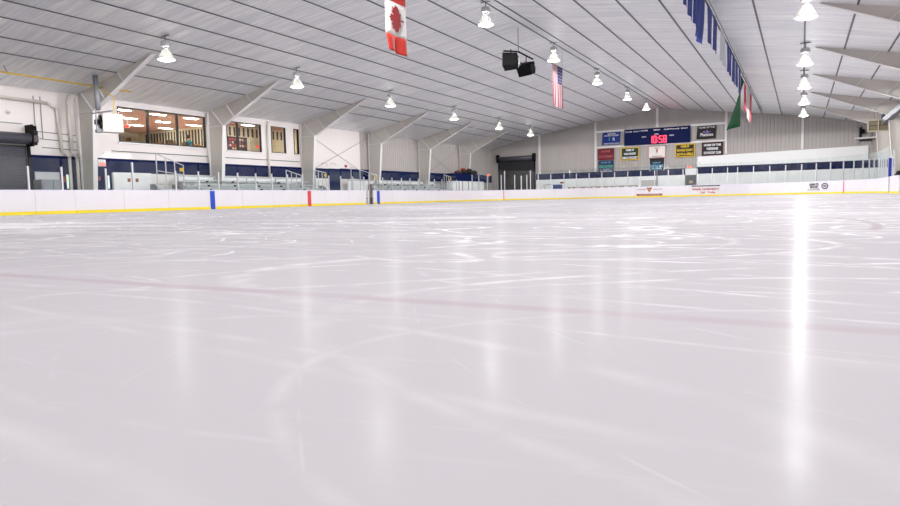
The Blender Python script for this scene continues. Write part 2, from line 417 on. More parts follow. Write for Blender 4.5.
# lounge room behind the windows ----------------------------------------
BEIGE = mat('lounge_beige_wall', (222, 212, 184), .7); PEACH = mat('lounge_ceiling', (222, 176, 160), .8)
ROOMF = mat('lounge_carpet', (215, 196, 182), .9); SLAT = mat('dark_wall_slat', (52, 46, 46), .7)
struct('floor', bx(-41, 17.4, 2.9, XL-.2, 38.2, 3.0), ROOMF)
struct('ceiling', bx(-41, 17.4, 5.36, XL-.2, 38.2, 5.46), PEACH)
struct('wall_lounge_back', bx(-41.2, 17.4, 2.9, -41, 38.2, 5.4), BEIGE)
struct('wall_lounge_near', bx(-41, 17.3, 2.9, XL-.2, 17.4, 5.4), BEIGE)
struct('wall_lounge_far', bx(-41, 38.0, 2.9, XL-.2, 38.2, 5.4), BEIGE)
struct('wall_lounge_partition', bx(-41, 30.4, 3.0, -33.0, 30.5, 5.36), BEIGE)
struct('wall_lounge_side', bx(-33.1, 30.5, 3.0, -33.0, 38.0, 5.36), BEIGE)
s0 = None
def slat(x, y, z0, z1, alongx):
    bm = bx(x, y-.03, z0, x+.13, y, z1) if alongx else bx(x, y, z0, x+.03, y+.14, z1)
    return tag(new_obj('wall_slat', bm, SLAT), None, None)
for i in range(24):
    tag(slat(-40.3+i*.29, 30.4, 3.7, 5.2, True), 'dark vertical wall slat on the far lounge wall', 'wall slat', 'slats on the far lounge wall')
for i in range(17):
    tag(slat(-33.0, 30.7+i*.4, 4.72, 5.3, False), 'short dark slat above the door in the small lounge room', 'wall slat', 'short slats above the small lounge door')
FLU = mat('fluorescent_panel', (255, 252, 240), .5, emit=24, var=0)
for x, y in [(-31.7, 22.6), (-31.8, 24.85), (-31.8, 27.1), (-34.4, 22.6), (-34.4, 24.9), (-34.4, 27.2), (-34.4, 29.5), (-37.1, 24.9), (-37.1, 27.3), (-37.1, 29.5), (-31.8, 31.6), (-31.8, 36.9)]:
    t = thing('ceiling_panel_light', 'white fluorescent panel light in the peach lounge ceiling', 'ceiling light', (x, y, 5.36), 'panel lights in the lounge ceiling')
    new_obj('housing', bx(x-.2, y-.52, 5.33, x+.2, y+.52, 5.362), FLANGE, t)
    new_obj('diffuser', bx(x-.14, y-.42, 5.315, x+.14, y+.42, 5.33), FLU, t)
# lounge furniture
WOOD = mat('lounge_wood', (120, 82, 54), .5); CNT = mat('lounge_counter', (180, 168, 142), .6)
def table(x, y, label, ry=.6, rx=.5):
    t = thing('table', label, 'table', (x, y, 3.0))
    new_obj('tabletop', bx(x-rx, y-ry, 3.68, x+rx, y+ry, 3.73), WOOD, t)
    for sx in (-1, 1):
        for sy in (-1, 1): new_obj('leg', bx(x+sx*(rx-.06)-.03, y+sy*(ry-.06)-.03, 3.0, x+sx*(rx-.06)+.03, y+sy*(ry-.06)+.03, 3.68), DARK, t)
def chair(x, y, label, group, rot=0):
    t = thing('chair', label, 'chair', (x, y, 3.0), group)
    M = Matrix.Translation((x, y, 3.0)) @ Matrix.Rotation(rot, 4, 'Z')
    def b_(a): bm = bmesh.new(); box(bm, *a, 0, M); return bm
    new_obj('seat', b_((-.2, -.2, .43, .2, .2, .48)), WOOD, t); new_obj('backrest', b_((-.2, .16, .5, .2, .2, .92)), WOOD, t)
    for sx in (-1, 1):
        for sy in (-1, 1): new_obj('leg', b_((sx*.18-.02, sy*.18-.02, 0, sx*.18+.02, sy*.18+.02, .43 if sy < 0 else .9)), DARK, t)
table(-31.9, 21.9, 'wooden lounge table behind the near end of the widest window')
table(-32.0, 25.4, 'dark wooden table left of the person in teal', .5)
table(-31.75, 27.35, 'wooden desk the person in teal sits at', .35, .4)
for i, (x, y, r_) in enumerate([(-31.25, 21.5, 1.5), (-31.3, 22.3, 1.7), (-32.6, 21.6, -1.5), (-32.6, 22.4, -1.6), (-31.9, 22.8, 0)]):
    chair(x, y, 'wooden chair round the lounge table at the near end', 'chairs round the near lounge table', r_)
for i, (x, y, r_) in enumerate([(-31.3, 25.3, 1.5), (-32.7, 25.4, -1.5)]):
    chair(x, y, 'wooden chair at the dark table left of the person in teal', 'chairs at the dark lounge table', r_)
tag(new_obj('counter', bx(-38.5, 23.6, 3.0, -37.9, 29.8, 3.95), CNT), 'long beige counter block deep inside the lounge', 'counter')
ORNG = mat('lounge_amber', (235, 180, 60), .6); REDM = mat('red_sign', (220, 50, 40), .5, emit=1.2)
tag(new_obj('box', bx(-31.9, 27.25, 3.731, -31.65, 27.5, 3.85), ORNG), 'small amber box on the desk beside the person in teal', 'box')
t = thing('exit_sign', 'red lit exit sign hanging inside the lounge ceiling', 'sign', (-35.0, 25.2, 5.0))
new_obj('housing', bx(-35.2, 25.18, 4.85, -34.8, 25.24, 5.05), FLANGE, t); new_obj('face', bx(-35.17, 25.165, 4.88, -34.83, 25.18, 5.02), REDM, t)
new_obj('stem', bx(-35.02, 25.19, 5.05, -34.98, 25.23, 5.36), FLANGE, t)
# notice board in the second window, door, notice
t = thing('notice_board', 'crowded photo board seen through the second window', 'notice board', (-32.97, 31.5, 3.6))
bm = bx(-33.0, 30.55, 3.55, -32.95, 32.6, 4.66); new_obj('backing', bm, mat('board_maroon', (70, 40, 44), .7), t)
pc = [mat('photo_%d' % i, c, .6, var=0) for i, c in enumerate([(190, 60, 60), (210, 210, 215), (60, 90, 120), (225, 190, 160), (40, 40, 50), (150, 60, 60)])]
bm = bmesh.new()
for i in range(9):
    for j in range(5):
        a = 30.62+i*.215; z = 3.62+j*.2; box(bm, -32.95, a, z, -32.94, a+.14, z+.14, random.randrange(6))
o = new_obj('photos', bm, pc, t)
o = struct('door_2', bx(-33.0, 32.95, 3.0, -32.94, 33.85, 4.5), mat('lounge_door', (205, 194, 165), .6))
tag(new_obj('fire_notice', bx(-32.94, 33.4, 4.05, -32.925, 33.65, 4.2), REDM), 'small red notice on the lounge door in the second window', 'sign')
tag(new_obj('paper_notice', bx(-33.0, 36.2, 4.25, -32.97, 36.6, 4.36), PANELW), 'white paper notice on the wall in the third window', 'notice')

# person in teal, seated sideways at the desk
SKIN = mat('skin', (205, 150, 125), .6); TEAL = mat('teal_shirt', (20, 130, 145), .8); HAIR = mat('dark_hair', (40, 28, 24), .7); JEAN = mat('dark_trousers', (40, 44, 60), .8)
def person():
    px, py, pz = -31.75, 26.75, 3.0
    t = thing('person', 'person in a teal shirt seated at the lounge desk, seen through the widest window', 'person', (px, py, pz))
    verts = [(0, 0, .52), (0, 0, .72), (0, .02, .95), (0, .04, 1.05), (0, .06, 1.12), (0, .07, 1.22),  # pelvis..head
             (-.17, .02, .98), (-.2, .14, .8), (-.1, .38, .77), (.17, .02, .98), (.2, .14, .8), (.1, .38, .77),
             (-.1, .03, .5), (-.1, .42, .5), (-.1, .42, .1), (-.1, .5, .05), (.1, .03, .5), (.1, .42, .5), (.1, .42, .1), (.1, .5, .05)]
    edges = [(0,1),(1,2),(2,3),(3,4),(4,5),(2,6),(6,7),(7,8),(2,9),(9,10),(10,11),(0,12),(12,13),(13,14),(14,15),(0,16),(16,17),(17,18),(18,19)]
    rad = [.15,.13,.15,.06,.06,.1,.06,.05,.03,.06,.05,.03,.09,.07,.045,.04,.09,.07,.045,.04]
    me = bpy.data.meshes.new('body'); me.from_pydata([(px+x, py+y, pz+z) for x, y, z in verts], edges, [])
    o = bpy.data.objects.new('body', me); col.objects.link(o)
    md = o.modifiers.new('skin', 'SKIN'); me.skin_vertices.new() if not me.skin_vertices else None
    for i, r_ in enumerate(rad): me.skin_vertices[0].data[i].radius = (r_, r_)
    me.skin_vertices[0].data[0].use_root = True
    o.modifiers.new('sub', 'SUBSURF').levels = 1
    dg = bpy.context.evaluated_depsgraph_get(); m2 = bpy.data.meshes.new_from_object(o.evaluated_get(dg)); bpy.data.objects.remove(o)
    m2.materials.clear()
    for m_ in (SKIN, TEAL, JEAN): m2.materials.append(m_)
    for p in m2.polygons:
        z = p.center.z-pz; y = p.center.y-py
        p.material_index = 0 if (z > 1.05 or (y > .28 and z > .7)) else 1 if z > .6 else 2
        p.use_smooth = True
    o = bpy.data.objects.new('body', m2); col.objects.link(o); o.parent = t; o.matrix_parent_inverse = t.matrix_basis.inverted()
    bm = bmesh.new(); bmesh.ops.create_uvsphere(bm, u_segments=14, v_segments=9, radius=.12, matrix=Matrix.Translation((px, py+.04, pz+1.25)) @ Matrix.Diagonal((.95, 1.05, 1.0, 1)))
    new_obj('hair', bm, HAIR, t, True)
    for sx in (-1, 1):
        bm = bmesh.new(); c = Vector((px+sx*.1, py+.38, pz+.765))
        tube(bm, c, c+Vector((0, .09, -.005)), .035, 8, .03)
        for k in range(4): tube(bm, c+Vector((-.025+.017*k, .08, 0)), c+Vector((-.028+.019*k, .14+.01*(k % 3), -.015)), .009, 6)
        tube(bm, c+Vector((-sx*.03, .02, 0)), c+Vector((-sx*.06, .07, -.01)), .01, 6)
        new_obj('hand', bm, SKIN, t, True)
person()
chair(-31.75, 26.7, 'wooden chair the person in teal sits on', None, PI)

# ------------------------------------------------------------------ steel frames
YF = [19.38, 27.15, 35.13, 43.1, 50.84, 58.85]
def mirror(x, side): return x if side < 0 else 2*(-12.2)-x
def steel_frame(y, side, label):
    def X(x): return x if side < 0 else (XW-.1-(x+30.4)*1.02)
    root = thing('steel_frame', label, 'steel frame', (X(-30.4), y, 0), None)
    th = .012; tip = -24.85
    rz = lambda x: roof(X(x))
    kz = 4.72 if side < 0 else 5.02
    bm = bmesh.new(); prism(bm, [(X(-30.38), 0), (X(-29.62), 0), (X(-29.2), kz), (X(-30.38), kz)], 'Y', y-th, y+th)
    new_obj('column_web', bm, STEEL, root)
    xs = [-30.38, -28.5, -26.5, tip]
    bm = bmesh.new()
    prism(bm, [(X(-30.38), kz), (X(-29.2), kz), (X(tip), rz(tip)-.03)]+[(X(x), rz(x)-.01) for x in (tip, -26.5, -28.5, -30.38)], 'Y', y-th, y+th)
    new_obj('rafter_web', bm, STEEL, root)
    def flange(name, a, b):
        a = Vector((X(a[0]), y, a[1])); b = Vector((X(b[0]), y, b[1])); d = (b-a).normalized(); n = Vector((d.z, 0, -d.x))*.012
        bm = bmesh.new(); c = []
        for p in (a, b):
            for s in (-1, 1):
                for w in (-.11, .11): c.append(bm.verts.new(p+n*s+Vector((0, w, 0))))
        for f in ((0,1,3,2),(4,6,7,5),(0,4,5,1),(2,3,7,6),(0,2,6,4),(1,5,7,3)): bm.faces.new([c[i] for i in f])
        new_obj(name, bm, FLANGE, root)
    flange('column_flange', (-29.6, 0), (-29.18, kz)); flange('rafter_flange', (-29.18, kz), (tip, rz(tip)-.05))
    flange('outer_flange', (-30.38, 0), (-30.38, rz(-30.38)-.02))
    # stiffeners
    def stiff(a, b):
        bm = bmesh.new(); a = Vector((X(a[0]), y, a[1])); b = Vector((X(b[0]), y, b[1])); d = (b-a).normalized(); n = Vector((d.z, 0, -d.x))*.012
        vs = []
        for p in (a, b):
            for s in (-1, 1):
                for w in (-.07, .07): vs.append(bm.verts.new(p+n*s+Vector((0, w, 0))))
        for f in ((0,1,3,2),(4,6,7,5),(0,4,5,1),(2,3,7,6),(0,2,6,4),(1,5,7,3)): bm.faces.new([vs[i] for i in f])
        new_obj('stiffener', bm, FLANGE, root)
    stiff((-30.36, kz), (-29.2, kz)); stiff((-29.2, kz), (-30.1, rz(-30.1)-.03))
    sl = (rz(tip)-.05-kz)/(tip+29.2)
    for x0, x1 in ((-28.3, -28.9), (-26.9, -27.3)): stiff((x0, kz+sl*(x0+29.2)), (x1, rz(x1)-.03))
    return root
LL = ['nearest white steel frame on the left wall, beside the white heater', 'white steel frame between the widest lounge window and the second window',
      'white steel frame just past the narrow lounge window', 'white steel frame behind the left blue board stripe beyond the red one',
      'left white steel frame second from the far end, behind bleachers', 'farthest left white steel frame, next to the heap of gear']
RL = [None, 'nearest steel roof frame cut off by the upper right corner', 'second steel roof frame from the upper right corner', 'third steel roof frame down the right side, pointing at the lamps',
      'fourth right-hand steel frame, its column at the right photo edge', 'farthest right-hand steel frame, behind the louvred heater']
for i, y in enumerate(YF):
    steel_frame(y, -1, LL[i])
    if RL[i]: steel_frame(y, 1, RL[i])

# ------------------------------------------------------------------ high-bay lamps
LW = 400
def make_lamp():
    root = thing('high_bay_lamp', 'x', 'ceiling lamp')
    def o(name, prof_or_bm, m, sm=True): return new_obj(name, prof_or_bm, m, root, sm)
    bm = bmesh.new(); tube(bm, (0, 0, .98), (0, 0, .72), .02, 8); tube(bm, (-.22, 0, .96), (.22, 0, .96), .025, 6); o('hook', bm, GALV)
    bm = bmesh.new(); lathe(bm, [(.0, .74), (.15, .74), (.19, .70), (.19, .56), (.15, .52), (0, .52)], 16)
    bal = o('ballast', bm, None_or('ballast'))
    bm = bmesh.new(); tube(bm, (0, 0, .52), (0, 0, .40), .07, 12); o('neck', bm, GALV)
    bm = bmesh.new(); lathe(bm, [(.09, .42), (.13, .40), (.20, .28), (.29, .10), (.33, .0)], 28); o('reflector', bm, LAMPG)
    bm = bmesh.new(); lathe(bm, [(.318, .004), (.27, -.02), (.16, -.05), (.0, -.062)], 28); o('lens', bm, LENS)
    ld = bpy.data.lights.new('lamp_light', 'SPOT'); ld.shadow_soft_size = .1; ld.spot_size = PI*.995; ld.spot_blend = .06; ld.energy = LW; ld.color = (1, .985, .975)
    lo = bpy.data.objects.new('lamp_light', ld); col.objects.link(lo); lo.location = (0, 0, -.2); lo.parent = root
    lu = bpy.data.lights.new('refractor_glow', 'POINT'); lu.shadow_soft_size = .15; lu.energy = 110; lu.color = (1, .985, .975)
    lv = bpy.data.objects.new('refractor_glow', lu); col.objects.link(lv); lv.location = (0, 0, .16); lv.parent = root
    return root
def None_or(k): return mat('lamp_ballast', (190, 190, 190), .4, .4)
lamp0 = make_lamp(); used = False
def copy_tree(o):
    c = o.copy(); col.objects.link(c)
    for ch in o.children:
        d = ch.copy(); col.objects.link(d); d.parent = c; d.matrix_parent_inverse = ch.matrix_parent_inverse.copy()
    return c
def place_lamp(x, y, z, label, group=None, on=True):
    global used
    o = lamp0 if not used else copy_tree(lamp0); used = True
    o.location = (x, y, z); o['label'] = label; o['category'] = 'ceiling lamp'
    if group: o['group'] = group
    row = 'L' if x < -20 else 'M' if x < -5 else 'R'
    for ch in o.children:
        if ch.type == 'LIGHT': ch.data = ROWLIGHT[ch.data.type+row]
    return o
ROWLIGHT = {}
for ch in lamp0.children:
    if ch.type == 'LIGHT':
        for row, k in (('L', .72), ('M', 1.12), ('R', 1.32)):
            d_ = ch.data.copy(); d_.energy *= k; ROWLIGHT[ch.data.type+row] = d_
ORD = ['nearest', 'second nearest', 'third nearest', 'fourth nearest', 'fifth nearest', 'farthest']
YL = [18.45, 26.3, 34.95, 43.55, 51.8, 59.2]
for i, y in enumerate(YL): place_lamp(-22.9, y, roof(-22.9)-.98, ORD[i]+' hanging lamp of the left-hand row above the steel frame tips')
YM = [25.9, 34.6, 43.2, 51.7, 58.7]
for i, y in enumerate(YM): place_lamp(-12.0, y, roof(-12.0)-.98, (ORD[i] if i < 4 else 'farthest')+' visible hanging lamp of the middle row along the roof peak')
YR = [25.0, 34.1, 41.7, 49.2, 57.0]
for i, y in enumerate(YR): place_lamp(0.04, y, roof(0.04)-1.0, (ORD[i] if i < 4 else 'farthest')+' visible hanging lamp of the right-hand row')
for x, ys in ((-22.9, (9.8, 1.2, -6)), (-12.0, (17.2, 8.6, .5)), (0.04, (16.8, 8.6, 1.2))):
    for y in ys: place_lamp(x, y, roof(x)-1.0, 'hanging lamp above the near end of the ice, reflected in the ice', 'lamps over the near end of the ice')
# grey conduit behind the right-hand lamp row is a purlin; small junction bits are part of the lamps

# ------------------------------------------------------------------ boards, posts, glass
def strip(s0, s1, z0, z1, o0, o1, step=.4):
    n = max(1, int(math.ceil((s1-s0)/step))); bm = bmesh.new(); prev = None
    for i in range(n+1):
        s = s0+(s1-s0)*i/n; a = path(s, o0); b = path(s, o1)
        V = [bm.verts.new((p.x, p.y, z)) for p, z in ((a, z0), (b, z0), (b, z1), (a, z1))]
        if prev:
            for k in range(4): bm.faces.new((prev[k], prev[(k+1) % 4], V[(k+1) % 4], V[k]))
        else: bm.faces.new(V[::-1])
        prev = V
    bm.faces.new(prev); return bm
SL_ = lambda y: y-SY
SR_ = lambda y: L1+2*A1+L2+(EY-CR-y)
SE_ = lambda x: L1+A1+x-(LX+CR)
bounds = [SL_(y) for y in (7.5, 9.9, 12.3, 15.28, 16.93, 19.21, 21.6, 24.0, 26.4, 28.8, 31.2, 33.6, 36.0, 38.05)]
b2 = [SL_(y) for y in (38.95, 41.4, 43.8, 46.2, 48.6, 51.0, 53.4)]
na = 5; arc1 = [L1+A1*i/na for i in range(1, na+1)]
endx = [-16.3, -13.6, -11.1, -8.75, -6.25, -3.9]; e_ = [SE_(x) for x in endx]
arc2 = [L1+A1+L2+A1*i/na for i in range(1, na+1)]
right = [SR_(y) for y in (51.0, 48.4, 47.0)]
right2 = [SR_(y) for y in (46.5, 44.3, 42.2)]
right3 = [SR_(y) for y in (41.0, 36, 31, 26, 21, 16, 11, 6, 1)]
runs = [bounds, b2+arc1+e_+arc2+right, right2, right3]
stripes = {'blue_near': (SL_(24.28), BLUE, .3), 'red': (SL_(31.95), RED, .3), 'blue_far': (SL_(39.55), BLUE, .32),
           'goal_l': (s_of(-25.5, 58.5), RED, .06), 'goal_r': (s_of(2.83, 58.5), RED, .07)}
def s_side(s): return 'left side' if s < L1 else 'far left corner' if s < L1+A1 else 'far end' if s < L1+A1+L2 else 'far right corner' if s < L1+2*A1+L2 else 'right side'
special = {}
for run in runs:
    for a, b in zip(run, run[1:]):
        m = (a+b)/2; st = [k for k, v in stripes.items() if a <= v[0] < b]
        side = s_side(m)
        nm = {'blue_near': 'white rink board with the nearer blue stripe', 'red': 'white rink board with the wide red centre stripe', 'blue_far': 'white rink board with the farther blue stripe, next to the open gate',
              'goal_l': 'white board with a thin red goal line stripe in the far left corner', 'goal_r': 'white board with a thin red goal line stripe in the far right corner'}
        p = path(m)
        grp = None
        if st: lab = nm[st[0]]
        elif side == 'far end' and abs(p.x+12.35) < .5: lab = 'rink board with a maroon triangle crest advert'
        elif side == 'far end' and abs(p.x+7.5) < .5: lab = 'rink board with a red script advert under a dark strip'
        elif side == 'far right corner' and a < s_of(.9, 60.4) < b: lab = 'rink board with dark lettering and a round emblem'; 
        else: lab = 'plain white rink board with yellow kick strip on the '+side+' of the rink'; grp = 'plain rink boards on the '+side
        t = thing('rink_board', lab, 'rink board', (p.x, p.y, 0), grp); special[round(m, 3)] = t
        grey = side in ('far right corner',) and int(m*1.7) % 2 == 0
        new_obj('panel', strip(a+.006, b-.006, .0, .955, 0, .09), GREYBOARD if grey or (side == 'far end' and -6.2 < p.x) else WHITE, t)
        new_obj('cap_rail', strip(a+.004, b-.004, .955, 1.0, -.01, .13), CAP, t)
        new_obj('kick_strip', strip(a+.006, b-.006, .0, .13, -.02, 0), YELLOW, t)
        for k in st:
            s, mm, w = stripes[k]; new_obj('stripe', strip(s-w/2, s+w/2, .0, .956, -.024, 0), mm, t)
def board_at(x, y):
    s = s_of(x, y)
    return min(special.items(), key=lambda kv: abs(kv[0]-s))[1]
# adverts on the far boards
MAR = mat('maroon_print', (140, 30, 48), .5); REDP = mat('red_print', (178, 50, 40), .5); DKP = mat('dark_print', (40, 38, 52), .5); GOLD = mat('gold_print', (205, 160, 60), .5)
t = board_at(-12.35, EY); yy = EY-.012
new_obj('advert_strip', bx(-13.5, yy-.01, .15, -11.2, EY, .32), MAR, t)
bm = bmesh.new(); prism(bm, [(-12.62, .88), (-12.08, .88), (-12.35, .45)], 'Y', yy-.01, EY); new_obj('crest', bm, MAR, t)
bm = bmesh.new(); prism(bm, [(-12.48, .8), (-12.22, .8), (-12.35, .58)], 'Y', yy-.02, yy-.008); new_obj('crest_centre', bm, GOLD, t)
text_mesh('lettering', 'LAW OFFICES', .13, DKP, t, face_end(-13.08, yy, .72), width=.75); text_mesh('lettering', 'ASSOCIATES', .13, DKP, t, face_end(-11.62, yy, .72), width=.75)
text_mesh('lettering', 'ATTORNEYS AND COUNSELLORS', .1, PANELW, t, face_end(-12.35, yy-.012, .235), width=1.9)
t = board_at(-7.5, EY)
new_obj('advert_strip', bx(-8.65, yy-.01, .86, -6.3, EY, .95), DKP, t)
text_mesh('lettering', 'Simply Landscaping', .3, REDP, t, face_end(-7.5, yy, .64), width=2.2, bold=.006); text_mesh('lettering', 'Call   Today', .22, REDP, t, face_end(-7.3, yy, .33), width=1.3, bold=.005)
t = board_at(.9, 60.4)
def on_boards(s, z):
    p = path(s, -.03); q = path(s+.1, -.03); d = (q-p).normalized(); ang = math.atan2(d.y, d.x)
    return Matrix.Translation((p.x, p.y, z)) @ Matrix.Rotation(ang, 4, 'Z') @ Matrix.Rotation(PI/2, 4, 'X')
sA = s_of(.9, 60.4)
text_mesh('lettering', 'LEARN TO', .24, DKP, t, on_boards(sA, .76), width=.8, bold=.008); text_mesh('lettering', 'SKATE', .24, DKP, t, on_boards(sA, .54), width=.65, bold=.008)
text_mesh('lettering', 'JOIN US ON THE ICE TODAY', .09, DKP, t, on_boards(sA, .33), width=1.1)
bm = bmesh.new(); Mb = on_boards(sA+.95, .62)
for k in range(20):
    a, b = 2*PI*k/20, 2*PI*(k+1)/20
    tube(bm, Mb @ Vector((.27*math.cos(a), .2*math.sin(a), 0)), Mb @ Vector((.27*math.cos(b), .2*math.sin(b), 0)), .035, 5)
tube(bm, Mb @ Vector((-.12, 0, 0)), Mb @ Vector((.12, 0, 0)), .05, 5)
new_obj('emblem', bm, DKP, t)

# stanchions
postsL = [11.2, 12.5, 13.8, 15.1, 16.45, 18.42, 19.75, 22.1, 23.5, 24.8, 26.15, 27.5, 28.77, 30.1, 31.4, 32.7, 34.0, 35.27, 36.6, 37.9, 39.2, 40.27, 41.5, 42.85, 44.1, 45.4, 46.7, 48.0, 49.3, 50.6, 52.0]
postsC = [(-27.06, 54.9), (-26.84, 55.86), (-26.44, 56.9), (-25.6, 58.3), (-24.69, 59.43), (-23.75, 60.24), (-22.8, 60.85), (-21.69, 61.36), (-20.47, 61.71), (-19.28, 61.88), (-18.03, 61.9), (-16.79, 61.9), (-15.57, 61.9),
          (-14.34, 61.9), (-13.14, 61.9), (-11.89, 61.9), (-10.68, 61.9), (-9.41, 61.9), (-8.2, 61.9), (-6.95, 61.9), (-5.7, 61.9), (-4.89, 61.9), (-3.64, 61.9), (-2.39, 61.77), (-1.19, 61.46), (-.02, 60.97), (1.0, 60.34), (1.96, 59.56),
          (2.78, 58.66), (3.4, 57.75), (3.91, 56.76), (4.22, 55.9), (4.45, 55.0), (4.6, 53.3), (4.6, 51.9), (4.6, 50.6), (4.6, 49.2), (4.6, 47.9)]
sp = [SL_(y) for y in postsL]+[s_of(x, y) for x, y in postsC]
def high(s): return s > SL_(53.6)
def post(s, zt):
    bm = bmesh.new(); p = path(s, .06); q = path(s+.05, .06); d = (q-p).normalized(); ang = math.atan2(d.y, d.x)
    M = Matrix.Translation((p.x, p.y, 0)) @ Matrix.Rotation(ang, 4, 'Z')
    box(bm, -.035, -.03, 1.001, .035, .03, zt, 0, M); return bm
def lab_side(s):
    k = s_side(s); return k
for i, a in enumerate(sp):
    b = sp[i+1] if i+1 < len(sp) else None
    pane = b is not None and b-a < 2.4 and abs((a+b)/2-SL_(38.5)) > .5
    sd = lab_side((a+b)/2 if b else a); p = path(a, .06)
    t = thing('glass_shield', ('clear rink glass with a slim metal post on the boards of the '+sd) if pane else 'slim metal post with no pane, on the boards of the '+sd, 'rink glass', (p.x, p.y, 1.0), 'glass shields on the '+sd if pane else 'bare glass posts on the '+sd)
    new_obj('post', post(a, 2.45 if high(a) else (2.27 if abs(a-SL_(19.75)) < .1 else 1.95)), ALU, t)
    if pane: new_obj('pane', strip(a+.036, b-.036, 1.002, 2.86 if high(a) and high(b) else 2.3, .055, .065, .5), GLASS, t)
# two taller glass posts of the corner gate and blue padded end post
for x, y in ((-25.4, 58.62), (-23.45, 60.44)):
    tag(new_obj('gate_post', post(s_of(x, y), 2.85), ALU), 'tall paired gate post in the far left corner glass', 'post', 'tall corner gate posts')
s = SR_(46.95); p = path(s, .06)
tag(new_obj('padded_post', bx(p.x-.09, p.y-.12, 1.001, p.x+.09, p.y+.12, 2.1), mat('blue_pad', (30, 40, 150), .6)), 'blue padded post where the right-hand glass ends', 'post')
tag(new_obj('gap_strip', bx(RX+.02, 46.52, 0, RX+.09, 46.98, .98), mat('gate_gap_grey', (70, 72, 78), .5)), 'dark grey strip standing in for the dark gap under the blue padded post', 'gate')  # dark strip put in for the darkness of the open gap between boards
t = thing('glass_shield', 'clear glass between two posts right of the blue padded post', 'rink glass', (RX, 45.4, 1.0))
for y in (45.9, 44.9): new_obj('post', post(SR_(y), 2.3), ALU, t)
new_obj('pane', strip(SR_(45.87), SR_(44.93), 1.002, 2.5, .055, .065), GLASS, t)
# black gloves lying on the boards at the far right edge
t = thing('hockey_glove', 'black padded hockey glove resting on the boards at the right photo edge', 'glove', (4.62, 42.6, 1.0))
bm = bmesh.new()
for (dx, dy, dz, a, b, c) in [(0, 0, .13, .13, .2, .12), (.02, -.22, .12, .12, .16, .11), (0, .2, .07, .1, .12, .06)]:
    bmesh.ops.create_uvsphere(bm, u_segments=12, v_segments=8, radius=1, matrix=Matrix.Translation((4.62+dx, 42.6+dy, 1.0+dz)) @ Matrix.Diagonal((a, b, c, 1)))
new_obj('palm', bm, BLACK, t, True)
for k in range(4):
    bm = bmesh.new(); tube(bm, (4.56+.045*k, 42.78, 1.07), (4.55+.05*k, 43.02, 1.04), .03, 8); new_obj('finger', bm, BLACK, t, True)
bm = bmesh.new(); tube(bm, (4.53, 42.66, 1.08), (4.47, 42.82, 1.03), .032, 8); new_obj('thumb', bm, BLACK, t, True)
# open gate leaf on the left side: grey with dark bars
t = thing('players_gate', 'grey gate standing open between the boards beside the farther blue stripe', 'gate', (-27.3, 38.5, 0))
new_obj('gate_leaf', bx(-27.75, 38.1, 0.02, -27.7, 38.6, .98), mat('gate_grey', (140, 140, 142), .5), t)
new_obj('gate_jamb', bx(-27.5, 38.62, 0, -27.42, 38.7, 1.0), PANELW, t)

# ------------------------------------------------------------------ left side fixtures
# near rolling door
def roll_door(prefix, x0, x1, y0, y1, zt, label, axis):
    t = thing('rolling_door', label, 'rolling door', ((x0+x1)/2, (y0+y1)/2, 0)); bm = bmesh.new()
    n = int(zt/.085); 
    for i in range(n):
        z = i*.085
        if axis == 'Y': prism(bm, [(x0, z), (x0+.03, z+.02), (x0+.03, z+.065), (x0, z+.084)], 'Y', y0, y1)
        else: prism(bm, [(y0, z), (y0-.03, z+.02), (y0-.03, z+.065), (y0, z+.084)], 'X', x0, x1)
    new_obj('curtain', bm, DOORG, t)
    return t
t = roll_door('', XL-.06, XL, 9.0, 16.93, 3.1, 'near grey rolling door at the left photo edge', 'Y')
bm = bmesh.new(); tube(bm, (XL+.28, 9.0, 3.33), (XL+.28, 16.9, 3.33), .25, 20); new_obj('barrel_hood', bm, DOORG, t, True)
new_obj('guide_rail', bx(XL, 16.92, 0, XL+.09, 17.04, 3.1), BLACK, t); new_obj('end_bracket', bx(XL, 16.9, 3.0, XL+.55, 16.97, 3.95), BLACK, t)
t = thing('door_motor', 'black door motor with a round cover beside the near rolling door', 'motor', (XL+.2, 17.2, 3.1))
bm = bmesh.new(); tube(bm, (XL+.12, 17.02, 3.62), (XL+.12, 17.32, 3.62), .14, 14); tube(bm, (XL+.12, 17.02, 3.34), (XL+.12, 17.3, 3.34), .19, 14); new_obj('housing', bm, DARK, t, True)
new_obj('cover_plate', bx(XL+.315, 17.06, 3.2, XL+.335, 17.28, 3.5), mat('plum_cover', (92, 78, 88), .4), t)
new_obj('wall_bracket', bx(XL, 17.06, 3.1, XL+.1, 17.36, 3.95), BLACK, t)
# far rolling door in the end wall
t = thing('rolling_door', 'tall dark grey rolling door in the far left corner of the hall', 'rolling door', (-27.45, YE, 0))
bm = bmesh.new()
for i in range(47): z = i*.095; prism(bm, [(YE-.05, z), (YE-.09, z+.02), (YE-.09, z+.07), (YE-.05, z+.094)], 'X', -29.5, -25.4)
new_obj('curtain', bm, mat('far_door_grey', (56, 56, 60), .5, .1), t)
bm = bmesh.new(); tube(bm, (-29.5, YE-.3, 4.5), (-25.4, YE-.3, 4.5), .24, 16); new_obj('barrel_hood', bm, DOORG, t, True)
for x in (-29.62, -25.4): new_obj('guide_rail', bx(x, YE-.13, 0, x+.12, YE-.035, 4.3), BLACK, t); new_obj('end_bracket', bx(x-.05, YE-.55, 4.1, x+.17, YE-.035, 4.95), BLACK, t)
struct('trim_31', bx(-30.4, YE-.09, 5.25, -24.9, YE-.03, 5.37), WALLS)
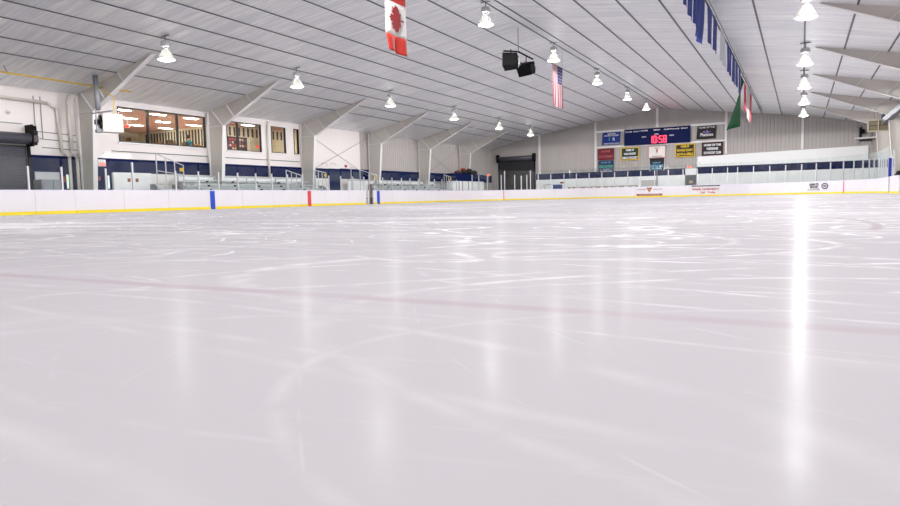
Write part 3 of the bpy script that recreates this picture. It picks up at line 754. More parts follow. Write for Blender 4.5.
# pipes on the left wall
def pipe_obj(pts, r, label, m=CREAM, name='pipe'): return tag(new_obj(name, pipe(pts, r), m, None, True), label, 'pipe')
XP = XL+.14
pipe_obj([(XP, 9, 5.16), (XP, 17.9, 5.03), (XP, 18.3, 4.85), (XP, 18.42, 2.95), (XP, 18.75, 2.6), (XP, 18.75, .0)], .07, 'white painted pipe that runs along under the roof and bends down the left wall')
pipe_obj([(XP, 19.0, 5.55), (XP, 18.85, 5.2), (XP, 18.9, 2.9), (XP, 19.12, 2.6), (XP, 19.12, .0)], .075, 'white painted pipe dropping down the wall right beside the nearest steel frame')
pipe_obj([(XP-.03, 19.22, 5.4), (XP-.03, 19.22, 2.7)], .035, 'thin pipe hugging the nearest steel frame')
for k, (z, y0, y1) in enumerate([(4.05, 9, 16.8), (3.72, 17.4, 19.2), (3.4, 17.5, 19.2), (3.02, 17.6, 19.2)]):
    tag(new_obj('conduit', pipe([(XL+.03, y0, z), (XL+.03, y1, z-.05)], .018, 6), GALV), 'thin grey conduit running level across the left wall by the motor', 'conduit', 'conduits by the door motor')
for y in (17.35, 17.65):
    tag(new_obj('conduit', pipe([(XL+.03, y, 3.4), (XL+.03, y, 5.3)], .018, 6), GALV), 'thin upright conduit on the left wall above the door motor', 'conduit', 'upright conduits above the motor')
t = thing('wall_bell', 'small round white alarm bell on the wall left of the upright conduits', 'bell', (XL, 16.25, 4.45)); bm = bmesh.new(); tube(bm, (XL, 16.25, 4.45), (XL+.06, 16.25, 4.45), .09, 16); new_obj('dome', bm, WALLW, t, True)
bm = bmesh.new(); tube(bm, (XL+.06, 16.25, 4.45), (XL+.08, 16.25, 4.45), .03, 12); new_obj('boss', bm, ALU, t, True)
# down pipes by the windows
pipe_obj([(XL+.1, 32.0, 5.5), (XL+.1, 31.9, 5.2), (XL+.1, 31.9, 1.9)], .07, 'white down pipe between the second and third lounge windows')
pipe_obj([(XL+.1, 27.0, 5.45), (XL+.1, 27.0, 2.7)], .05, 'white down pipe at the right end of the widest window')
pipe_obj([(XL+.1, 35.05, 5.5), (XL+.1, 35.05, 2.7)], .06, 'white down pipe at the right of the narrowest window')
# yellow gas pipe
YG = mat('yellow_gas_pipe', (222, 190, 60), .5)
pipe_obj([(-28.5, 5, 5.82), (-28.5, 20.8, 5.74)], .035, 'yellow gas pipe hung below the roof on the left', YG)
for y in (15.3, 19.2):
    tag(new_obj('pipe_hanger', pipe([(-28.5, y, 5.77), (-28.5, y-.15, roof(-28.5)+.0)], .012, 6), DARK), 'thin dark rod holding up the yellow gas pipe', 'hanger', 'gas pipe hangers')
# white unit heater
A = Vector((-26.6, 18.0, 0)); d = Vector((.35, .94, 0)).normalized(); nrm = Vector((-d.y, d.x, 0))
ang = math.atan2(d.y, d.x); M = Matrix.Translation((A.x, A.y, 3.5)) @ Matrix.Rotation(ang, 4, 'Z')
t = thing('unit_heater', 'white box heater with a fan hanging in front of the nearest left steel frame', 'heater', (A.x, A.y, 3.5))
def hb(name, a, m): bm = bmesh.new(); box(bm, *a, 0, M); return new_obj(name, bm, m, t)
cab = hb('cabinet', (0, 0, 0, .82, .62, .78), mat('heater_white', (216, 206, 202), .4))
bm = bmesh.new()
for rr in (.1, .18, .26, .32):
    for i in range(20):
        a, b = 2*PI*i/20, 2*PI*(i+1)/20
        tube(bm, (-.06, .3+rr*math.cos(a), .42+rr*math.sin(a)), (-.06, .3+rr*math.cos(b), .42+rr*math.sin(b)), .008, 5)
bmesh.ops.transform(bm, matrix=M, verts=bm.verts[:]); new_obj('fan_guard', bm, BLACK, t)
bm = bmesh.new(); tube(bm, (-.02, .3, .42), (0.0, .3, .42), .31, 24); bmesh.ops.transform(bm, matrix=M, verts=bm.verts[:]); new_obj('fan_shroud', bm, BLACK, t)
bm = bmesh.new()
for i in range(4):
    a = i*PI/2+.3; box(bm, -.05, -.06, .04, -.03, .06, .28, 0, Matrix.Translation((0, .3, .42)) @ Matrix.Rotation(a, 4, 'X'))
bmesh.ops.transform(bm, matrix=M, verts=bm.verts[:]); new_obj('fan_blades', bm, GALV, t)
hb('motor', (-.24, .2, .32, -.07, .4, .52), DARK); hb('bracket', (-.26, .02, .0, -.22, .08, .9), GALV); hb('burner_box', (-.2, .1, -.02, -.01, .5, .12), GALV)
# dark patch mat glass: flue
pipe_obj([(-27.9, 18.65, 6.1), (-27.45, 18.4, 4.55)], .11, 'grey flue pipe rising from the white heater to the roof', GALV, 'flue_pipe')
pipe_obj([(-28.5, 19.1, 5.74), (-27.0, 18.9, 5.1), (-26.6, 18.5, 4.29)], .025, 'thin yellow gas branch reaching the white heater', YG)
tag(new_obj('heater_shelf', bx(-27.3, 17.95, 4.30, -25.9, 18.05, 4.34), GALV), 'thin grey hanger rail on top of the white heater', 'rail')
# doors and signs on the left wall
def wall_door(y0, y1, zt, m, name, wins=()):
    o = struct(name, bx(XL+.04, y0, 0, XL+.1, y1, zt), m)
    return o
o = wall_door(20.95, 22.02, 1.97, PANELW, 'door_3'); o2 = wall_door(22.04, 23.12, 1.97, PANELW, 'door_4')
BRN = mat('brown_sign', (150, 70, 50), .6)
new_obj('door_window', bx(XL+.1, 21.72, 1.5, XL+.115, 21.88, 1.68), BRN, o); new_obj('door_window', bx(XL+.1, 22.18, 1.5, XL+.115, 22.34, 1.68), BRN, o2)
EX = mat('exit_red', (235, 90, 70), .5, emit=.8)
def exit_sign(y, z, label):
    t = thing('exit_sign', label, 'sign', (XL, y, z)); new_obj('housing', bx(XL+.04, y-.19, z-.13, XL+.1, y+.19, z+.2), PANELW, t)
    new_obj('lit_face', bx(XL+.1, y-.16, z-.11, XL+.115, y+.16, z+.05), EX, t)
    text_mesh('lettering', 'EXIT', .16, PANELW, t, Matrix.Translation((XL+.118, y, z-.03)) @ Matrix.Rotation(PI/2, 4, 'Z') @ Matrix.Rotation(PI/2, 4, 'X'))
exit_sign(20.4, 2.38, 'lit red exit sign on the blue wall left of the white double doors')
o = wall_door(17.15, 18.25, 1.9, mat('white_door', (206, 208, 214), .5), 'door_5')
tag(new_obj('wall_notice', bx(XL+.04, 18.3, 1.45, XL+.06, 18.55, 1.72), BRN), 'small brown notice on the blue wall near the first steel frame', 'notice')
tag(new_obj('wall_notice', bx(XL+.04, 20.05, 1.55, XL+.06, 20.3, 1.75), BRN), 'small brown notice on the blue wall under the exit sign', 'notice')
LT = mat('strip_light', (235, 255, 240), .5, emit=.35)
for y, l in ((18.0, 'narrow glowing upright panel beside the pipes'), (20.6, 'narrow glowing upright panel left of the double doors')):
    tag(new_obj('light_strip', bx(XL+.11, y+.55 if y < 19 else y+.02, 1.15, XL+.14, y+.64 if y < 19 else y+.1, 1.8), LT), l, 'light strip')
# wash light above the double doors (the bright tube lamp on the wall)
t = thing('wall_light', 'bright tube light on the wall above the blue band and double doors', 'wall light', (XL, 21.8, 2.75))
new_obj('housing', bx(XL, 20.5, 2.86, XL+.12, 22.0, 2.92), PANELW, t); new_obj('tube', pipe([(XL+.09, 20.55, 2.83), (XL+.09, 21.95, 2.83)], .03), mat('tube_glow', (255, 255, 255), .5, emit=1.6, var=0), t)
# grey cabinet beside near door
t = thing('locker_cabinet', 'grey metal cabinet with a pale side behind the boards near the rolling door', 'cabinet', (-29.2, 17.3, 0))
new_obj('body', bx(-29.6, 16.6, 0, -29.0, 17.55, 1.5), GALV, t); new_obj('door', bx(-28.99, 16.65, .05, -28.97, 17.06, 1.45), GALV, t); new_obj('door', bx(-28.99, 17.1, .05, -28.97, 17.5, 1.45), GALV, t)

# ------------------------------------------------------------------ bleachers
def bleacher(y0, y1, label):
    t = thing('bleacher', label, 'bleacher', (-29.0, y0, 0))
    for i, (x, z) in enumerate([(-28.25, 1.12), (-28.83, 1.36), (-29.41, 1.6)]):
        new_obj('seat_plank', bx(x-.14, y0, z-.03, x+.14, y1, z+.02), BLEACH, t)
        new_obj('foot_plank', bx(x-(.42 if i < 2 else .17), y0, z-.33, x-.145, y1, z-.28), BLEACH, t)
        new_obj('riser', bx(x-(.44 if i < 2 else .17), y0, z-.28, x-(.42 if i < 2 else .15), y1, z-.08), BLEACH, t)
        bm = bmesh.new(); y = y0+.7+i*.4
        while y < y1-.3: prism(bm, [(y-.07, z-.03), (y+.07, z-.03), (y+.02, z-.12), (y-.02, z-.12)], 'X', x-.02, x+.1); y += 1.9
        new_obj('bracket', bm, DARK, t)
    cuts = [y0]+[v for f_ in YF if y0 < f_ < y1 for v in (f_-.14, f_+.14)]+[y1]
    b1 = bmesh.new(); b2 = bmesh.new()
    for a_, c_2 in zip(cuts[::2], cuts[1::2]): box(b1, -30.0, a_, 1.55, -29.95, c_2, 1.83); box(b2, -30.0, a_, 1.83, -29.9, c_2, 1.87)
    new_obj('back_panel', b1, PANELW, t); new_obj('top_rail', b2, BLEACH, t)
    y = y0
    while y <= y1+.01:
        bm = bmesh.new()
        tube(bm, (-28.1, y, 0), (-28.1, y, 1.09), .025); tube(bm, (-29.9, y, 0), (-29.9, y, 1.8), .025); tube(bm, (-28.1, y, .15), (-29.9, y, 1.3), .02)
        new_obj('support', bm, GALV, t); y += (y1-y0)/4
bleacher(24.4, 34.4, 'nearer aluminium bleacher under the lounge windows')
bleacher(42.2, 52.6, 'farther aluminium bleacher beyond the farther blue stripe')
def handrail(y0, y1, z0, z1, label, x=-28.95, low=1.0):
    t = thing('stair_rail', label, 'handrail', (x, y0, 0)); 
    n = 4
    for i in range(n):
        y = y0+(y1-y0)*i/(n-1); z = z0+(z1-z0)*i/(n-1)
        bm = bmesh.new(); tube(bm, (x, y, 0), (x, y, z), .028); new_obj('upright', bm, ALU, t)
    bm = bmesh.new(); tube(bm, (x, y0, z0), (x, y1, z1), .03); new_obj('top_rail', bm, ALU, t)
    bm = bmesh.new(); tube(bm, (x, y0, z0-.85), (x, y1, z1-.5), .022); new_obj('middle_rail', bm, ALU, t)
handrail(22.36, 24.0, 2.88, 2.35, 'sloping metal stair rail at the near end of the bleachers')
handrail(31.6, 33.0, 2.3, 2.0, 'low bent metal rail inside the nearer bleacher', -28.7)
handrail(38.7, 42.0, 2.75, 2.2, 'long sloping metal rail beside the open gate', -28.95)
handrail(34.8, 36.0, 2.42, 2.25, 'short metal stair rail just past the narrowest window', -29.1)
handrail(52.9, 54.2, 2.5, 2.3, 'metal stair rail at the far end of the farther bleacher', -29.0)
def steps(y0, y1, label):
    t = thing('steps', label, 'steps', (-28.6, y0, 0))
    for i in range(5): new_obj('tread', bx(-28.2-.36*(i+1), y0, .28*(i+1)-.04, -28.2-.36*i, y1, .28*(i+1)), BLEACH, t)
    for y in (y0, y1-.05):
        bm = bmesh.new(); prism(bm, [(-28.2, 0), (-28.2, .24), (-29.64, 1.36), (-30.0, 1.36), (-30.0, 1.1), (-28.5, 0)], 'Y', y, y+.05); new_obj('stringer', bm, GALV, t)
steps(22.7, 24.1, 'metal steps between the double doors and the nearer bleacher')
steps(35.35, 36.4, 'metal steps past the nearer bleacher')
steps(52.8, 54.0, 'metal steps at the far end of the farther bleacher')
YS = mat('yellow_sign', (225, 180, 20), .5)
for y, z, x, l in ((23.85, 2.12, -28.93, 'nearest stair rail'), (35.9, 2.08, -29.08, 'short stair rail by the third steel frame'), (42.6, 2.1, -29.5, 'rail next to the fourth steel frame'), (54.1, 2.1, -28.98, 'farthest stair rail')):
    tag(new_obj('safety_sign', bx(x, y-.12, z-.09, x+.03, y+.12, z+.09), YS), 'small yellow sign on the '+l, 'sign')
# bays with low partition (players' bench side)
t = thing('bench_shelter', 'white glazed bench enclosure between the open gate and the third steel frame', 'bench enclosure', (-29, 40, 0))
new_obj('rear_panel', bx(-29.9, 39.5, 0, -29.85, 42.0, 1.8), PANELW, t); new_obj('bench', bx(-29.6, 39.7, .42, -29.2, 41.9, .48), WOOD, t)
new_obj('top_rail', bx(-29.95, 39.5, 1.8, -29.8, 42.0, 1.86), BLEACH, t)
for y in (39.7, 41.8): new_obj('bench_leg', bx(-29.5, y, 0, -29.3, y+.05, .42), GALV, t)
t = thing('bench_wall', 'long low white partition wall in the far left corner, blue on top', 'partition', (-29.7, 55, 0))
new_obj('lower_panel', bx(-29.5, 54.4, 0, -28.9, 61.2, 1.95), PANELW, t); new_obj('upper_band', bx(-29.5, 54.4, 1.95, -28.88, 61.2, 2.66), NAVY, t)
for y in (55.6, 56.3, 57.6, 60.0):
    new_obj('upright', bx(-28.9, y, 0.05, -28.86, y+.08, 1.93), GALV, t)
GR = [mat('gear_black', (30, 26, 28), .8), mat('gear_red', (190, 60, 40), .8), mat('gear_brown', (80, 56, 50), .8)]
def bag(x, y, z, a, b, c, m, label):
    t = thing('gear_bag', label, 'gear bag', (x, y, z)); bm = bmesh.new()
    bmesh.ops.create_uvsphere(bm, u_segments=14, v_segments=10, radius=1)
    for v in bm.verts:
        v.co = Vector((x+v.co.x*a, y+v.co.y*b, z+c*.86+max(-.86, v.co.z)*c))+Vector((random.uniform(-.03, .03), random.uniform(-.04, .04), 0 if v.co.z < -.8 else random.uniform(-.02, .03)))
    new_obj('body', bm, m, t, True)
    bm = bmesh.new(); tube(bm, (x, y-b*.5, z+c*1.6), (x, y, z+c*2.0), .03); tube(bm, (x, y, z+c*2.0), (x, y+b*.5, z+c*1.6), .03); new_obj('strap', bm, GR[0], t)
bag(-29.2, 56.1, 2.66, .28, .65, .16, GR[2], 'flat brown gear bag at the near end of the heap')
bag(-29.2, 57.25, 2.66, .3, .6, .22, GR[0], 'black gear bag under the red one in the heap')
bag(-29.2, 57.2, 3.04, .24, .4, .1, GR[1], 'red gear bag on top of the heap')
bag(-29.2, 58.45, 2.66, .3, .6, .29, GR[0], 'tallest black gear bag in the middle of the heap')
bag(-29.2, 59.6, 2.66, .28, .55, .2, GR[0], 'black gear bag at the far end of the heap')
# x bracing rods on the left wall
for (y0, y1, l) in ((35.3, 42.9, 'left wall between the third and fourth frames'), (51.0, 58.7, 'left wall between the fifth and sixth frames')):
    for za, zb, k in ((5.2, 2.2, 'falling'), (2.2, 5.2, 'rising')):
        tag(new_obj('brace_rod', pipe([(XL+.09+(.04 if k == 'rising' else 0), y0, za), (XL+.09+(.04 if k == 'rising' else 0), y1, zb)], .014, 6), GALV), 'thin '+k+' brace rod on the '+l, 'brace rod')
for y, z, l in ((37.3, 3.0, 'first of two curved wall spouts by the third steel frame'), (38.3, 3.0, 'second of two curved wall spouts by the third steel frame')):
    tag(new_obj('wall_spout', pipe([(XL, y, z), (XL+.15, y+.05, z+.06), (XL+.3, y+.2, z+.02), (XL+.33, y+.3, z-.14)], .03, 7), CREAM, None, True), l, 'spout')
tag(new_obj('alarm_box', bx(XL, 40.0, 2.82, XL+.08, 40.2, 3.0), mat('alarm_red', (170, 50, 50), .5)), 'small dark red alarm box on the wall above the open gate', 'alarm')
tag(new_obj('alarm_light', bx(-25.9, EY+2.0, 0, -25.8, EY+2.1, 2.5), FLANGE), 'slim white pole carrying the orange corner lamp', 'pole')
bm = bmesh.new(); bmesh.ops.create_uvsphere(bm, u_segments=12, v_segments=8, radius=.13, matrix=Matrix.Translation((-27.6, 59.6, 2.55)))
t = thing('goal_light', 'round orange goal light behind the far left corner glass', 'goal light', (-27.6, 59.6, 0)); new_obj('globe', bm, mat('goal_orange', (240, 100, 70), .4, emit=.8), t, True)
new_obj('pole', bx(-27.63, 59.57, 0, -27.57, 59.63, 2.44), GALV, t)
for x, z in ((-28.3, 4.35), (-30.1, 3.2)):
    pass
# ------------------------------------------------------------------ end wall things
ye = YE-.14
def banner(x0, x1, z0, z1, m, lab, lines, border=None, y=ye, skew=0.0, name='wall_banner', sizes=None):
    t = thing(name, lab, 'banner', ((x0+x1)/2, y, z0))
    bm = bmesh.new(); n = 12; g = []
    for j in (0, 1):
        for i in range(n+1):
            u = i/n; w = .015*math.sin(u*9+x0)
            xx = x0+(x1-x0)*u-(skew*(1-j))
            g.append((bm.verts.new((xx, y+w-.02, z0 if j == 0 else z1)), bm.verts.new((xx, y+w-.005, z0 if j == 0 else z1))))
    for i in range(n):
        a, b, c, d_ = g[i], g[i+1], g[i+n+2], g[i+n+1]
        bm.faces.new((a[0], b[0], c[0], d_[0])); bm.faces.new((a[1], d_[1], c[1], b[1]))
        bm.faces.new((a[0], a[1], b[1], b[0])); bm.faces.new((d_[0], c[0], c[1], d_[1]))
    bm.faces.new((g[0][0], g[n+1][0], g[n+1][1], g[0][1])); bm.faces.new((g[n][0], g[n][1], g[2*n+1][1], g[2*n+1][0]))
    new_obj('cloth', bm, m, t)
    if border:
        bm = bmesh.new(); w = .085; ya, yb = y-.05, y-.036
        box(bm, x0, ya, z0, x1, yb, z0+w); box(bm, x0, ya, z1-w, x1, yb, z1); box(bm, x0, ya, z0+w, x0+w, yb, z1-w); box(bm, x1-w, ya, z0+w, x1, yb, z1-w)
        new_obj('border', bm, border, t)
    for (s, z, size, wd, mm) in lines: text_mesh('lettering', s, size, mm, t, face_end((x0+x1)/2, y-.05, z), width=wd, bold=.012 if size > .2 else .004)
    return t
TW = mat('print_white', (238, 236, 238), .6); TY = mat('print_yellow', (238, 200, 30), .6); TB = mat('print_lightblue', (110, 180, 220), .6); TG = mat('print_teal', (90, 190, 170), .6); TV = mat('print_violet', (150, 130, 200), .6)
BR = mat('cloth_royal', (20, 50, 130), .7); BG = mat('cloth_green', (22, 52, 40), .7); BM = mat('cloth_maroon', (112, 22, 36), .7); BN = mat('cloth_navy', (28, 44, 84), .7); BK = mat('cloth_black', (30, 26, 30), .7); BWH = mat('cloth_white', (232, 228, 222), .7)
TRIMY = mat('border_yellow', (226, 186, 30), .6); MARB = mat('border_maroon', (90, 30, 40), .6); TRED = mat('print_faded_red', (170, 90, 96), .6)
t = banner(-17.95, -16.1, 5.36, 6.62, BR, 'small royal blue banner left of the scoreboard', [('NORTHERN', 6.45, .2, .8, TW), ('HOCKEY ACADEMY', 6.28, .2, 1.5, TW), ('WINTER HOCKEY LEAGUE', 5.48, .16, 1.6, TW)], skew=.08)
bm = bmesh.new(); 
for i in range(9):
    a, b = PI*.75+i*.16, PI*.75+(i+1)*.16; tube(bm, (-16.95+.32*math.cos(a), ye-.055, 5.92+.24*math.sin(a)), (-16.95+.32*math.cos(b), ye-.055, 5.92+.24*math.sin(b)), .035, 6)
new_obj('swoosh_emblem', bm, TG, t)
text_mesh('lettering', 'R', .4, TW, t, face_end(-16.8, ye-.05, 5.9), bold=.01)
t = banner(-18.45, -16.78, 3.86, 5.02, BM, 'dark red banner above the navy one', [('HOME', 4.72, .26, .9, TRED), ('ICE GUARDS', 4.2, .3, 1.4, TRED)])
banner(-18.4, -16.82, 2.58, 3.8, BN, 'navy banner with pale green lettering below the dark red one', [('HOME OF', 3.6, .2, 1.0, TB), ('ICE DOGS', 3.2, .34, 1.4, TG), ('YOUTH', 2.9, .18, .7, TB), ('HOCKEY CLUB', 2.72, .18, 1.2, TW)])
banner(-16.08, -14.28, 3.72, 4.99, BG, 'dark green banner with a yellow border', [('HOME OF', 4.72, .27, .8, TW), ('HUN HOCKEY', 4.35, .27, 1.2, TW), ('GIRLS HOCKEY', 3.95, .3, 1.55, TW)], TRIMY)
t = banner(-13.35, -11.75, 3.84, 4.97, BWH, 'white banner with a thin red border under the scoreboard', [('SCHOOL', 4.78, .09, .5, DKP), ('ATHLETICS', 3.98, .1, 1.0, DKP)], skew=-.0)
bm = bmesh.new(); w = .03
for a in ((-13.35, 3.84, -11.75, 3.87), (-13.35, 4.94, -11.75, 4.97), (-13.35, 3.87, -13.32, 4.94), (-11.78, 3.87, -11.75, 4.94)): box(bm, a[0], ye-.05, a[1], a[2], ye-.036, a[3])
new_obj('border', bm, RED, t)
bm = bmesh.new(); prism(bm, [(-12.64, 4.66), (-12.46, 4.66), (-12.5, 4.4), (-12.55, 4.22), (-12.6, 4.4)], 'Y', ye-.06, ye-.04); new_obj('emblem', bm, REDP, t)
t = banner(-13.3, -11.88, 2.56, 3.8, BK, 'black banner with light blue lettering below the white one', [('HOME OF', 3.35, .2, .75, TB), ('CASTLE BAY', 3.05, .28, 1.3, TB), ('SKATING', 2.78, .22, .95, TB)], skew=0)
bm = bmesh.new()
for a, b in (((-13.33, 3.8), (-13.24, 2.56)), ((-11.82, 3.8), (-11.92, 2.6))): prism(bm, [a, (a[0]+.06, a[1]), (b[0]+.06, b[1]), b], 'Y', ye-.05, ye-.036)
new_obj('edge_tape', bm, ALU, t)
banner(-10.83, -9.05, 3.78, 5.04, BK, 'black banner with yellow lettering and border', [('HOME OF', 4.78, .27, .75, TY), ('PROVINCE COUNTY', 4.42, .3, 1.45, TY), ('BOYS & GIRLS', 4.05, .3, 1.45, TY)], TRIMY)
t = banner(-8.83, -7.15, 5.4, 6.62, BK, 'small black banner right of the scoreboard', [('HOME OF THE', 6.45, .19, 1.4, TW), ('Phantoms', 5.78, .42, 1.15, TW)], skew=.08)
bm = bmesh.new(); prism(bm, [(-8.4, 6.0), (-8.2, 6.15), (-8.1, 6.0), (-7.95, 6.25), (-7.85, 6.02), (-7.6, 6.12), (-7.8, 5.95)], 'Y', ye-.055, ye-.04); new_obj('crest', bm, TV, t)
banner(-8.43, -6.53, 3.79, 5.07, BK, 'black banner with white lettering and a maroon border', [('HOME OF THE', 4.78, .27, 1.5, TW), ('WEEKENDER', 4.43, .3, 1.05, TW), ('ICE HOCKEY CLUB', 4.06, .29, 1.5, TW)], MARB)
# scoreboard
t = thing('scoreboard', 'wide navy scoreboard with red digits on the far wall', 'scoreboard', (-12.6, YE-.3, 5.2))
SBM = mat('scoreboard_navy', (16, 27, 76), .7, spec=.15)
new_obj('cabinet', bx(-15.72, YE-.32, 5.17, -9.47, YE-.1, 6.74), SBM, t)
yf = YE-.33
for s, x, z, sz, wd in [('PLAYER', -15.27, 6.5, .2, .8), ('PENALTY', -14.2, 6.5, .2, .95), ('HOME', -13.7+.45, 6.55, .25, .0), ('PERIOD', -12.55, 6.53, .2, .75), ('GUESTS', -11.5, 6.53, .2, .95), ('PLAYER', -10.75, 6.52, .2, .75), ('PENALTY', -9.98, 6.52, .2, .75), ('SHOTS', -13.78, 5.92, .2, .5), ('SHOTS', -11.15, 5.92, .2, .5), ('TIME', -12.6, 6.12, .17, .5)]:
    if s == 'HOME': x = -13.75; z = 6.53; sz = .25; wd = .8
    if s == 'PENALTY' and x < -13: x = -14.75+.25; wd = .75
    text_mesh('lettering', s, sz*.72, TW, t, face_end(x, yf, z), width=wd*.85, bold=.004)
SEG = mat('led_red', (120, 10, 20), .5, emit=3.6, ecol=(255, 50, 70), var=0)
DIG = {'0': 'abcdef', '1': 'bc', '5': 'acdfg', '8': 'abcdefg'}
def digit(ch, x, z0=5.28, h=.68, w=.3):
    bm = bmesh.new(); tk = .06; hh = h/2; sl = .0
    S = {'a': (0, h-tk, w, h), 'd': (0, 0, w, tk), 'g': (0, hh-tk/2, w, hh+tk/2), 'f': (0, hh, tk, h), 'e': (0, 0, tk, hh), 'b': (w-tk, hh, w, h), 'c': (w-tk, 0, w, hh)}
    for k in DIG[ch]: a = S[k]; box(bm, x+a[0], yf-.03, z0+a[1], x+a[2], yf, z0+a[3])
    new_obj('led_digit', bm, SEG, t)
digit('1', -13.28); digit('0', -12.88); digit('5', -12.33); digit('8', -11.93)
bm = bmesh.new(); box(bm, -12.49, yf-.03, 5.42, -12.42, yf, 5.49); box(bm, -12.49, yf-.03, 5.72, -12.42, yf, 5.79); new_obj('led_colon', bm, SEG, t)
# end wall door and bits
o = struct('door_1', bx(-9.85, YE-.13, 0, -8.95, YE-.03, 2.03), mat('grey_door', (92, 94, 100), .5)); new_obj('door_window', bx(-9.55, YE-.14, 1.25, -9.2, YE-.13, 1.5), mat('amber_pane', (190, 170, 130), .5), o)
new_obj('door_handle', bx(-9.05, YE-.17, 1.0, -9.0, YE-.13, 1.1), ALU, o)
t = thing('exit_sign', 'lit red exit sign above the grey door in the end wall', 'sign', (-9.5, YE, 2.75)); new_obj('housing', bx(-9.7, YE-.16, 2.72, -9.3, YE-.03, 2.92), PANELW, t); new_obj('lit_face', bx(-9.68, YE-.175, 2.74, -9.32, YE-.16, 2.9), EX, t)
def twin_light(x, z, lab):
    t = thing('emergency_light', lab, 'emergency light', (x, YE-.1, z)); new_obj('housing', bx(x-.15, YE-.12, z, x+.15, YE-.03, z+.12), CNT, t)
    for s in (-1, 1):
        bm = bmesh.new(); tube(bm, (x+s*.12, YE-.2, z+.16), (x+s*.12, YE-.1, z+.16), .07, 12); new_obj('lamp_head', bm, ALU, t)
twin_light(-15.9, 2.95, 'twin-headed emergency light below the green banner'); twin_light(-8.75+.0-.0, 3.0+.0, 'twin-headed emergency light right of the exit sign')
t = thing('metal_cabinet', 'low grey metal cabinet against the white end wall', 'cabinet', (-13.3, YE-.4, 0)); new_obj('body', bx(-13.95, YE-.6, 0, -12.7, YE-.12, 1.66), mat('cabinet_grey', (190, 188, 186), .5), t); new_obj('door', bx(-13.9, YE-.62, .05, -12.75, YE-.6, 1.6), mat('cabinet_door', (205, 203, 200), .5), t)
bm = bmesh.new(); tube(bm, (-12.55, YE-.15, 0), (-12.55, YE-.15, 2.9), .05); tag(new_obj('pipe', bm, GALV), 'thin grey upright pipe behind the black banner', 'pipe')
tag(new_obj('cable_tray', bx(-24.5, YE-.2, 2.92, -9.9, YE-.17, 2.95), GALV), 'thin level conduit above the blue band on the end wall', 'conduit')
# objects on the floor behind the end boards
t = thing('ice_edger', 'small ice edging machine with a blue top behind the far glass', 'machine', (-22.1, 63.5, 0))
new_obj('chassis', bx(-22.9, 63.1, .25, -21.3, 63.9, .95), GALV, t); new_obj('hood', bx(-22.1, 63.15, .95, -21.35, 63.85, 1.45), mat('machine_blue', (40, 66, 130), .5), t)
bm = bmesh.new(); tube(bm, (-22.9, 63.2, .9), (-23.1, 63.2, 1.45), .03); tube(bm, (-23.1, 63.2, 1.45), (-22.2, 63.2, 1.5), .03); new_obj('handle', bm, GALV, t)
for x in (-22.6, -21.6):
    bm = bmesh.new(); tube(bm, (x, 63.05, .2), (x, 63.95, .2), .2, 14); new_obj('wheel', bm, BLACK, t)
for i in range(9):
    x = -20.6+i*.78
    t = thing('bench', 'brown bench top showing just above the far boards', 'bench', (x, 64.5, 0), 'benches behind the far boards')
    new_obj('seat', bx(x-.34, 64.3, 1.1, x+.34, 64.7, 1.17), mat('bench_tan', (176, 140, 100), .6), t); new_obj('leg', bx(x-.3, 64.35, 0, x-.24, 64.65, 1.1), DARK, t); new_obj('leg', bx(x+.24, 64.35, 0, x+.3, 64.65, 1.1), DARK, t)
tag(new_obj('wall_notice', bx(-22.5, YE-.12, 1.62, -22.0, YE-.1, 1.8), BRN), 'small brown notice on the white end wall right of the far rolling door', 'notice')
# right corner: black speaker and shelf
t = thing('loudspeaker', 'black loudspeaker box high in the right corner of the end wall', 'loudspeaker', (4.4, YE-.3, 5.0)); new_obj('cabinet', bx(4.3, YE-.4, 5.03, 4.68, YE-.12, 5.4), BLACK, t); new_obj('bracket', bx(4.3, YE-.12, 4.7, 4.5, YE-.035, 5.6), DARK, t)
t = thing('wall_shelf', 'white shelf unit under the black loudspeaker', 'shelf', (4.7, YE-.3, 4.3)); new_obj('shelf_board', bx(3.95, YE-.7, 4.58, 5.5, YE-.04, 4.70), FLANGE, t); new_obj('shelf_base', bx(4.3, YE-.4, 4.42, 5.2, YE-.04, 4.5), DARK, t)
for x in (4.25, 5.2): new_obj('bracket', bx(x, YE-.1, 4.1, x+.05, YE-.04, 5.6), GALV, t)
# louvred heater on the right
OL = mat('heater_olive', (122, 112, 92), .5, .1)
t = thing('unit_heater', 'olive louvred box heater hanging at the right below the roof frames', 'heater', (4.4, 52.0, 4.1))
new_obj('cabinet', bx(3.87, 52.06, 4.13, 4.99, 52.8, 4.87), OL, t)
bm = bmesh.new()
for z in (4.11, 4.83): box(bm, 3.83, 52.0, z-.03, 5.03, 52.06, z+.06)
for x in (3.83, 4.4, 4.97): box(bm, x, 52.0, 4.17, x+.06, 52.06, 4.8)
new_obj('front_frame', bm, mat('heater_frame', (158, 148, 128), .5), t)
for i in range(5):
    bm = bmesh.new(); z = 4.22+i*.125; prism(bm, [(52.02, z), (52.1, z+.06), (52.1, z+.07), (52.02, z+.01)], 'X', 3.9, 4.96); new_obj('louvre', bm, DARK if i == 2 else OL, t)
for x in (4.2, 4.8): new_obj('hanger', bx(x, 52.3, 4.87, x+.03, 52.33, roof(x)), GALV, t)
t = thing('exhaust_duct', 'grey square duct slanting up from the olive heater past the right-hand frame', 'duct', (4.8, 51.6, 4.8))
bm = bmesh.new(); a = Vector((4.75, 51.7, 4.72)); b = Vector((5.55, 46.6, 5.45)); d = (b-a).normalized(); u = d.cross(Vector((0, 0, 1))).normalized()*.17; v = d.cross(u).normalized()*.17
c = [bm.verts.new(p_+e) for p_ in (a, b) for e in (u+v, u-v, -u-v, -u+v)]
for f in ((0,1,2,3), (7,6,5,4), (0,4,5,1), (1,5,6,2), (2,6,7,3), (3,7,4,0)): bm.faces.new([c[k] for k in f])
